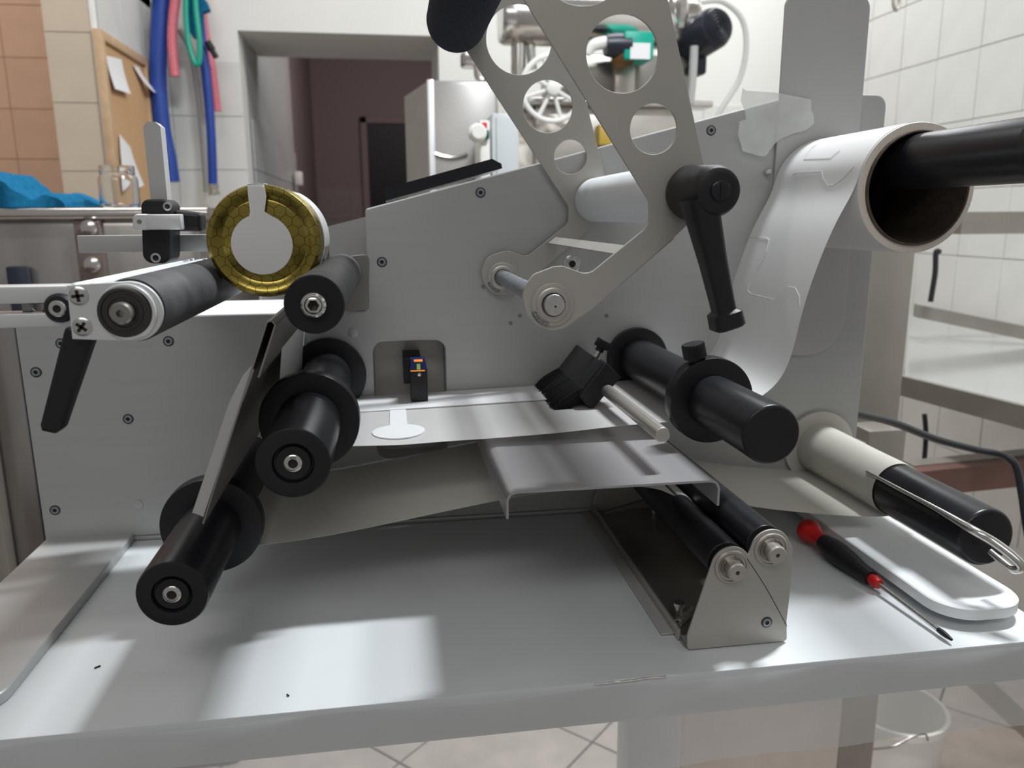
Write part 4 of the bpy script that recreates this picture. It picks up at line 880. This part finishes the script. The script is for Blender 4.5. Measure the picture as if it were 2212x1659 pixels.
# ---- feet plates on the table
zf = .0068
lf = rounded([(-.3915, .10), (-.3235, .10), (-.3235, -.243), (-.3915, -.243)], [.002, .002, .018, .018], 8)
def flat(name, poly, z0, z1, m, label):
    b = MB(); n = len(poly); bv = .0008
    V = [(x, y, z0) for x, y in poly]+[(x, y, z1-bv) for x, y in poly]; cx_ = sum(p[0] for p in poly)/n; cy_ = sum(p[1] for p in poly)/n
    V += [(x+(bv if x < cx_ else -bv), y+(bv if y < cy_ else -bv), z1) for x, y in poly]
    F_ = [list(range(n))[::-1], list(range(2*n, 3*n))]+[[k*n+i, k*n+(i+1) % n, (k+1)*n+(i+1) % n, (k+1)*n+i] for k in range(2) for i in range(n)]
    b.add(V, F_); return b.build(name, m, mc, label, smooth=30)
flat('base_foot', lf, .0, zf, 'alu', 'left flat aluminium foot plate')
rf = rounded([(.2470, .10), (.3105, .10), (.3105, -.2475), (.2470, -.2475)], [.002, .002, .024, .024], 10)
flat('base_foot', rf, .0062, .0142, 'white_coat', 'right white foot plate with a rounded end')
MB().box((.262, .0, .0), (.30, .09, .0062)).build('foot_riser', 'dark_steel', mc)
# ================================================================== LABEL ROLL
RC = (.2740, .2832)
YR0, YR1 = -.009, -.135
lr = thing('label_roll', 'roll of white labels on a cardboard core, its strip threaded through the machine', 'label roll', (RC[0], YR1, RC[1]))
R1, R0, RI = .0458, .0404, .0386
MB().lathe([(0, R0), (0, R1), (.0005, R1), (YR0-YR1-.0008, R1), (YR0-YR1, R1-.0005), (YR0-YR1+.0002, R0+.001), (YR0-YR1, R0)], (RC[0], YR0, RC[1]), n=96, closed=False).build('wound_paper', 'paper', lr)
MB().lathe([(.0, R1-.0004), (.0004, R0), ], (RC[0], YR1-.0002, RC[1]), n=96, closed=False).build('roll_end', 'corewhite', lr)
MB().lathe([(0, RI), (0, R0), (YR0-YR1+.0022, R0), (YR0-YR1+.0028, R0-.0006), (YR0-YR1+.0028, RI+.0004), (YR0-YR1+.0024, RI), (0, RI)], (RC[0], YR0, RC[1]), n=96, closed=False).build('cardboard_core', 'cardboard', lr)
def catm(pts, k=8):
    Q = []
    P_ = [Vector(p) for p in pts]
    for i in range(len(P_)-1):
        a = P_[max(i-1, 0)]; b = P_[i]; c = P_[i+1]; d = P_[min(i+2, len(P_)-1)]
        for j in range(k): t = j/k; Q.append(tuple(.5*((2*b)+(c-a)*t+(2*a-5*b+4*c-d)*t*t+(3*b-a-3*c+d)*t**3)))
    Q.append(tuple(P_[-1])); return Q
def arcp(c, r, a0, a1, n=12): return [(c[0]+r*math.cos(math.radians(a0+(a1-a0)*k/n)), c[1]+r*math.sin(math.radians(a0+(a1-a0)*k/n))) for k in range(n+1)]
hang = arcp(RC, R1+.0004, 95, 168, 10)+[(.2250, .2790), (.2145, .2620), (.2035, .2330), (.1935, .2000), (.1895, .1750), (.1840, .1530), (.1720, .1370), (.1500, .1270), (.1300, .1245), (.1105, .1240)]
hang = catm(hang, 4)
for _ in range(8): hang = [hang[0]]+[((a[0]+2*b_[0]+c[0])/4, (a[1]+2*b_[1]+c[1])/4) for a, b_, c in zip(hang, hang[1:], hang[2:])]+[hang[-1]]
YW0, YW1 = -.010, -.140
# the strip lies a little forward of the roll as it runs through the machine
MB().ribbon(hang, -.009, -.134, .0002, 8).build('hanging_strip', 'paper', lr, 'white label strip hanging from the roll')
YS0, YS1 = -.006, -.152
strip = [(.1105, .1238), (.060, .1215), (.02, .1195), (-.04, .1178), (-.10, .1165), (-.1560, .1158)]
wv = lambda s, t: .0006*math.sin(s*9+1)*t**4-.0010*math.exp(-((s-.20)/.08)**2)*t**4
MB().ribbon(catm(strip, 10)[::-1], YS0, YS1, .0002, 10, wav=wv).build('label_strip', 'liner', lr, 'flat white label strip crossing the recess')
up = arcp(A2, .0203, 270, 185, 10)+[(-.1755, .155), (-.171, .19), (-.1665, P(578, 697, YBl).z+.0022)]
MB().ribbon(catm(up, 3), -.006, -.150, .0002, 2).build('liner_loop', 'paper', lr)
dnn = [(bt[0]-.0016, bt[1]+.002), (bt[0]-.0035, bt[1]-.006), (bbm[0]-.012, bbm[1]-.01)]+arcp(A3, .0194, 165, 290, 12)+[(-.14, .048), (-.05, .0585), (.03, .0680), (.085, .0740), (T2c[0]+.002, T2c[1]+.0128)]
low = arcp(A3, .0194, 215, 280, 10)+[(-.15, .0535), (-.05, .0690), (.0, .0755), (.05, .0770), (.080, .0735)]+arcp(T1c, .0128, 105, 15, 6)
MB().ribbon(catm(low, 4), -.006, -.150, .0002, 4).build('liner_return', 'cream', lr, 'beige backing liner returning below the tray')
tk_ = [(T1c[0]+.0128, T1c[1]+.002)]+arcp(T2c, .0129, 205, 285, 8)+[(.155, .0475), (.19, .0405), (.235, .0335), (.27, .0295)]+arcp(AT, .0218, 268, 620, 40)
MB().ribbon(catm(tk_, 3), -.0085, -.125, .0002, 2).build('liner_take_up', 'cream', lr, 'beige liner wound on the take-up reel')
MB().lathe([(0, .0206), (0, .0228), (.103, .0214), (.103, .0206)], (AT[0], -.0095, AT[1]), n=72, closed=False).build('wound_liner', 'cream', lr)
# label shapes on the flat strip (keyhole shapes, white on the liner)
def strip_z(x):
    for a, c in zip(strip, strip[1:]):
        if c[0] <= x <= a[0]: t = (x-a[0])/(c[0]-a[0]); return a[1]+(c[1]-a[1])*t
    return strip[-1][1]
def on_strip(poly, name, m, label=None, lift=.0008):
    b = MB(); n = len(poly); V = [(x, y, strip_z(x)+lift) for x, y in poly]+[(x, y, strip_z(x)+.00005) for x, y in poly]
    b.add(V, [list(range(n))]+[[i, i+n, (i+1) % n+n, (i+1) % n] for i in range(n)]); return b.build(name, m, lr, label, smooth=None)
yA_, yB_ = PZ(860, 886, .117).y, PZ(860, 950, .117).y
xc_ = PZ(861, 932, .117).x; xk0, xk1 = PZ(842, 900, .117).x, PZ(878, 900, .117).x; yc_ = PZ(861, 932, .117).y; re_x = PZ(918, 932, .117).x-xc_
print('label', yA_, yB_, yc_, re_x)
key = rounded([(xk0, YS0-.001), (xk1, YS0-.001), (xk1, yc_+re_x*.7), (xk0, yc_+re_x*.7)], 0)
t0 = math.asin(min(.99, (xk1-xk0)/2/re_x)); cpts = [(xc_+re_x*math.sin(t), yc_+re_x*math.cos(t)) for t in [t0+(2*PI-2*t0)*k/40 for k in range(41)]]
keyp = [(xk0, yA_+.001), (xk1, yA_+.001)]+cpts
on_strip(keyp, 'label', 'labelpaper', 'white keyhole-shaped label on the strip')
on_strip([(-.150, YS0-.001), (.06, YS0-.001), (.06, yA_), (-.150, yA_)], 'label_band', 'labelpaper', lift=.0006)
dx_ = .0995
cpts2 = [(x+dx_, y) for x, y in keyp]; 
# raised outlines of the die-cut labels on the hanging strip
import itertools
cum = [0]
for a, c in zip(hang, hang[1:]): cum.append(cum[-1]+math.dist(a, c))
def hang_pt(s, y, off=.0004):
    i = max(k for k in range(len(cum)) if cum[k] <= s) if s < cum[-1] else len(cum)-2; i = min(i, len(hang)-2)
    t = (s-cum[i])/(cum[i+1]-cum[i]); a, c = Vector(hang[i]), Vector(hang[i+1]); p = a.lerp(c, t); d = (c-a).normalized(); n = Vector((-d.y, d.x))*-1
    p += n*off; return (p.x, y, p.y)
def hang_s(u, v):
    best = None
    for k in range(200):
        s = cum[-1]*k/199; 
        for j in range(24):
            y = -.009-.125*j/23; e = (pxv(hang_pt(s, y))+Vector(CPX)-Vector((u, v))).length
            if best is None or e < best[0]: best = (e, s, y)
    for st in (.004, .001, .0003):
        s0, y0 = best[1], best[2]
        for a in range(-5, 6):
            for c in range(-5, 6):
                s, y = min(max(s0+a*st, 0), cum[-1]), y0+c*st; e = (pxv(hang_pt(s, y))+Vector(CPX)-Vector((u, v))).length
                if e < best[0]: best = (e, s, y)
    return best[1:]
def die(poly, nm='die_cut_line', close=False, m='labelpaper', sub=8):
    pts = []
    sy_ = [hang_s(*p) for p in poly]
    for a, c in zip(sy_, sy_[1:]):
        for k in range(sub): t = k/sub; pts.append(hang_pt(a[0]+(c[0]-a[0])*t, a[1]+(c[1]-a[1])*t))
    pts.append(hang_pt(*sy_[-1])); MB().sweep(pts, .00022, 5, smooth=1).build(nm, m, lr)
die([(1612, 513), (1655, 513), (1661, 518), (1655, 545), (1636, 575)])
die([(1618, 610), (1615, 628), (1622, 635), (1670, 647), (1684, 631), (1702, 619), (1718, 622), (1727, 640), (1728, 662)])
die([(1712, 378), (1720, 374), (1775, 370), (1778, 385), (1788, 401), (1800, 401), (1822, 385), (1845, 360)], m='greyhose')
die([(1737, 343), (1755, 318), (1765, 313)])
die([(1737, 343), (1795, 340), (1815, 325)])
# ================================================================== HONEY JAR
YJ = -.1175; JC = (-.1830, .2502); JR = .0368
jr = thing('honey_jar', 'glass jar with a gold honeycomb lid lying on two rollers, white label over the lid', 'jar', (JC[0], YJ+.04, JC[1]-JR))
lid = MB().lathe([(.0, 0), (.0, .0255), (-.0005, .0270), (.0006, .0295), (.0028, .0318), (.0032, .0340), (.0022, .0358), (-.0005, .0368), (-.010, .0368), (-.0115, .0374), (-.0125, .0370), (-.0125, .0355)], (JC[0], YJ, JC[1]), n=96, closed=False)
lid.build('lid', 'gold', jr, 'gold lid printed with a honeycomb pattern')
b = MB().lathe([(-.0006, .0285), (.0011, .0287), (.0013, .0282), (-.0006, .0275)], (JC[0], YJ, JC[1]), n=80, closed=False); 
body = [(-.002, .0325), (-.011, .0335), (-.014, .0340), (-.017, .0358), (-.022, .0366), (-.076, .0366), (-.082, .035), (-.084, .028), (-.082, .0005), (-.079, .0005), (-.080, .026), (-.078, .033), (-.074, .0346), (-.022, .0346), (-.016, .033), (-.011, .0315), (-.002, .0305), (-.002, .0325)]
MB().lathe(body+[], (JC[0], YJ, JC[1]), n=80, closed=False).build('glass_body', 'glass', jr)
# wrap label on the glass
def shell(r, a0, a1, ya, yb, th, nm, m, parent, n=30):
    V = []; Fc = []
    for k in range(n+1):
        t = math.radians(a0+(a1-a0)*k/n)
        for (rr2, y) in ((r, ya), (r, yb), (r+th, yb), (r+th, ya)): V.append((JC[0]+rr2*math.cos(t), y, JC[1]+rr2*math.sin(t)))
    for k in range(n):
        for q in range(4): Fc.append([4*k+q, 4*k+(q+1) % 4, 4*(k+1)+(q+1) % 4, 4*(k+1)+q])
    Fc += [[0, 3, 2, 1], [4*n, 4*n+1, 4*n+2, 4*n+3]]; b = MB(); b.add(V, Fc); return b.build(nm, m, parent)
shell(.0367, -8, 62, YJ+.024, YJ+.070, .0003, 'wrap_label', 'labelpaper', jr)
shell(.0367, 74, 140, YJ+.024, YJ+.070, .0003, 'wrap_label', 'labelpaper', jr)
# keyhole label on the lid face
lc = XZ(567, 528, YJ-.002); rL = .0196
xa_, xb_ = XZ(541, 430, YJ-.002)[0], XZ(577, 430, YJ-.002)[0]
ta = PI/2+.36; tb_ = PI/2-.42
cpl = [(lc[0]+rL*math.cos(t), lc[1]+rL*math.sin(t)) for t in [ta+(2*PI-(ta-tb_))*k/56 for k in range(57)]]
zt2 = JC[1]+.0350; xl_, xr_ = XZ(547, 478, YJ-.002)[0], XZ(576, 478, YJ-.002)[0]; lc = (lc[0]-.0008, lc[1])
poly = cpl+[(xr_-.0006, lc[1]+rL+.0015), (xb_, zt2-.006), (xb_-.001, zt2), (xa_-.001, zt2), (xa_-.001, zt2-.006), (xl_-.0012, lc[1]+rL+.0015)]
plate('lid_label', poly, [], YJ-.0040, YJ-.0036, 'alu_white' if False else 'paper', jr, 'white round label with a tab folded over the lid rim', bev=.00008)
al = [math.degrees(math.acos((xb_-.001-JC[0])/.037)), math.degrees(math.acos((xa_-.001-JC[0])/.037))]
shell(.0370, al[0], al[1], YJ-.0036, YJ+.020, .0004, 'label_tab', 'paper', jr, 10)
V = [(xa_-.001, YJ-.0038, zt2-.0005), (xb_-.001, YJ-.0038, zt2-.0005), (xb_-.001, YJ-.0028, JC[1]+.0372), (xa_-.001, YJ-.0028, JC[1]+.0372)]; V += [(x, y+.0003, z-.0003) for x, y, z in V]
b = MB(); b.add(V, [[0, 1, 2, 3], [7, 6, 5, 4], [0, 4, 5, 1], [1, 5, 6, 2], [2, 6, 7, 3], [3, 7, 4, 0]]); b.build('label_fold', 'paper', jr)
# ================================================================== LOOSE THINGS
# frosted tape
tpx = [(1604, 190), (1612, 196), (1676, 200), (1748, 214), (1752, 218), (1752, 238), (1758, 248), (1758, 268), (1740, 282), (1712, 288), (1686, 300), (1672, 312), (1654, 338), (1640, 337), (1604, 326), (1601, 312), (1594, 292), (1598, 262), (1612, 258), (1609, 240), (1600, 218)]
tq = [P(u, v, -.0095) for u, v in tpx]; b = MB().prism([(q.x, q.z) for q in tq], -.0097, -.0094); tag(b.build('tape', 'tape'), 'torn piece of frosted adhesive tape bridging the panel and the tall reel plate', 'tape')
# screwdriver
sd = thing('screwdriver', 'red and black screwdriver lying on the table beside the white foot plate', 'screwdriver', PZ(1850, 1240, 0))
h0 = PZ(1745, 1150, .0095); h1 = PZ(2056, 1384, .003)
h0 = PZ(1738, 1140, .0112); tipp = PZ(2056, 1382, .003); ax_ = (tipp-h0); Ls = ax_.length; print('screwdriver length', Ls)
ax_.normalize()
def seg(t0, t1, rs, nm, m, n=28, facet=0):
    pr = [(Ls*(t0+(t1-t0)*k/(len(rs)-1)), r) for k, r in enumerate(rs)]; return MB().lathe(pr, h0, ax_, n).build(nm, m, sd)
seg(-.01, .165, [.0055, .0090, .0098, .0090, .0070, .0060, .0062, .0068], 'handle_cap', 'red')
seg(.165, .52, [.0068, .0080, .0090, .0092, .0088, .0080, .0070, .0062, .0054], 'grip', 'plastic')
seg(.52, .575, [.0036, .0044, .0044, .0034], 'collar', 'red')
seg(.575, .93, [.0016, .0016, .0016], 'shank', 'chrome')
seg(.93, 1.0, [.0017, .0019, .0016, .0009], 'tip', 'plastic')
# power cable
tag(MB().sweep([P(u, v, y) for u, v, y in ((1800, 880, .03), (1850, 893, .05), (1930, 913, .08), (2020, 948, .10), (2110, 972, .11), (2160, 982, .11), (2192, 1003, .10), (2206, 1060, .09), (2216, 1130, .08), (2230, 1200, .07), (2260, 1300, .06))], .0042, 12).build('power_cable', 'cable'), 'glossy black power cable arching from behind the machine to the right', 'cable')
# scratches and chips on the table
for k, (a_, c_, r_) in enumerate((((204, 1443), (217, 1438), .0005), ((1040, 1552), (1042, 1560), .0006), ((620, 1500), (624, 1503), .0005))):
    if k == 1: continue
    p, q = PZ(*a_, .0002), PZ(*c_, .0002); MB().sweep([p, q], r_, 5, smooth=1).build('scratch', 'dimple', tb)
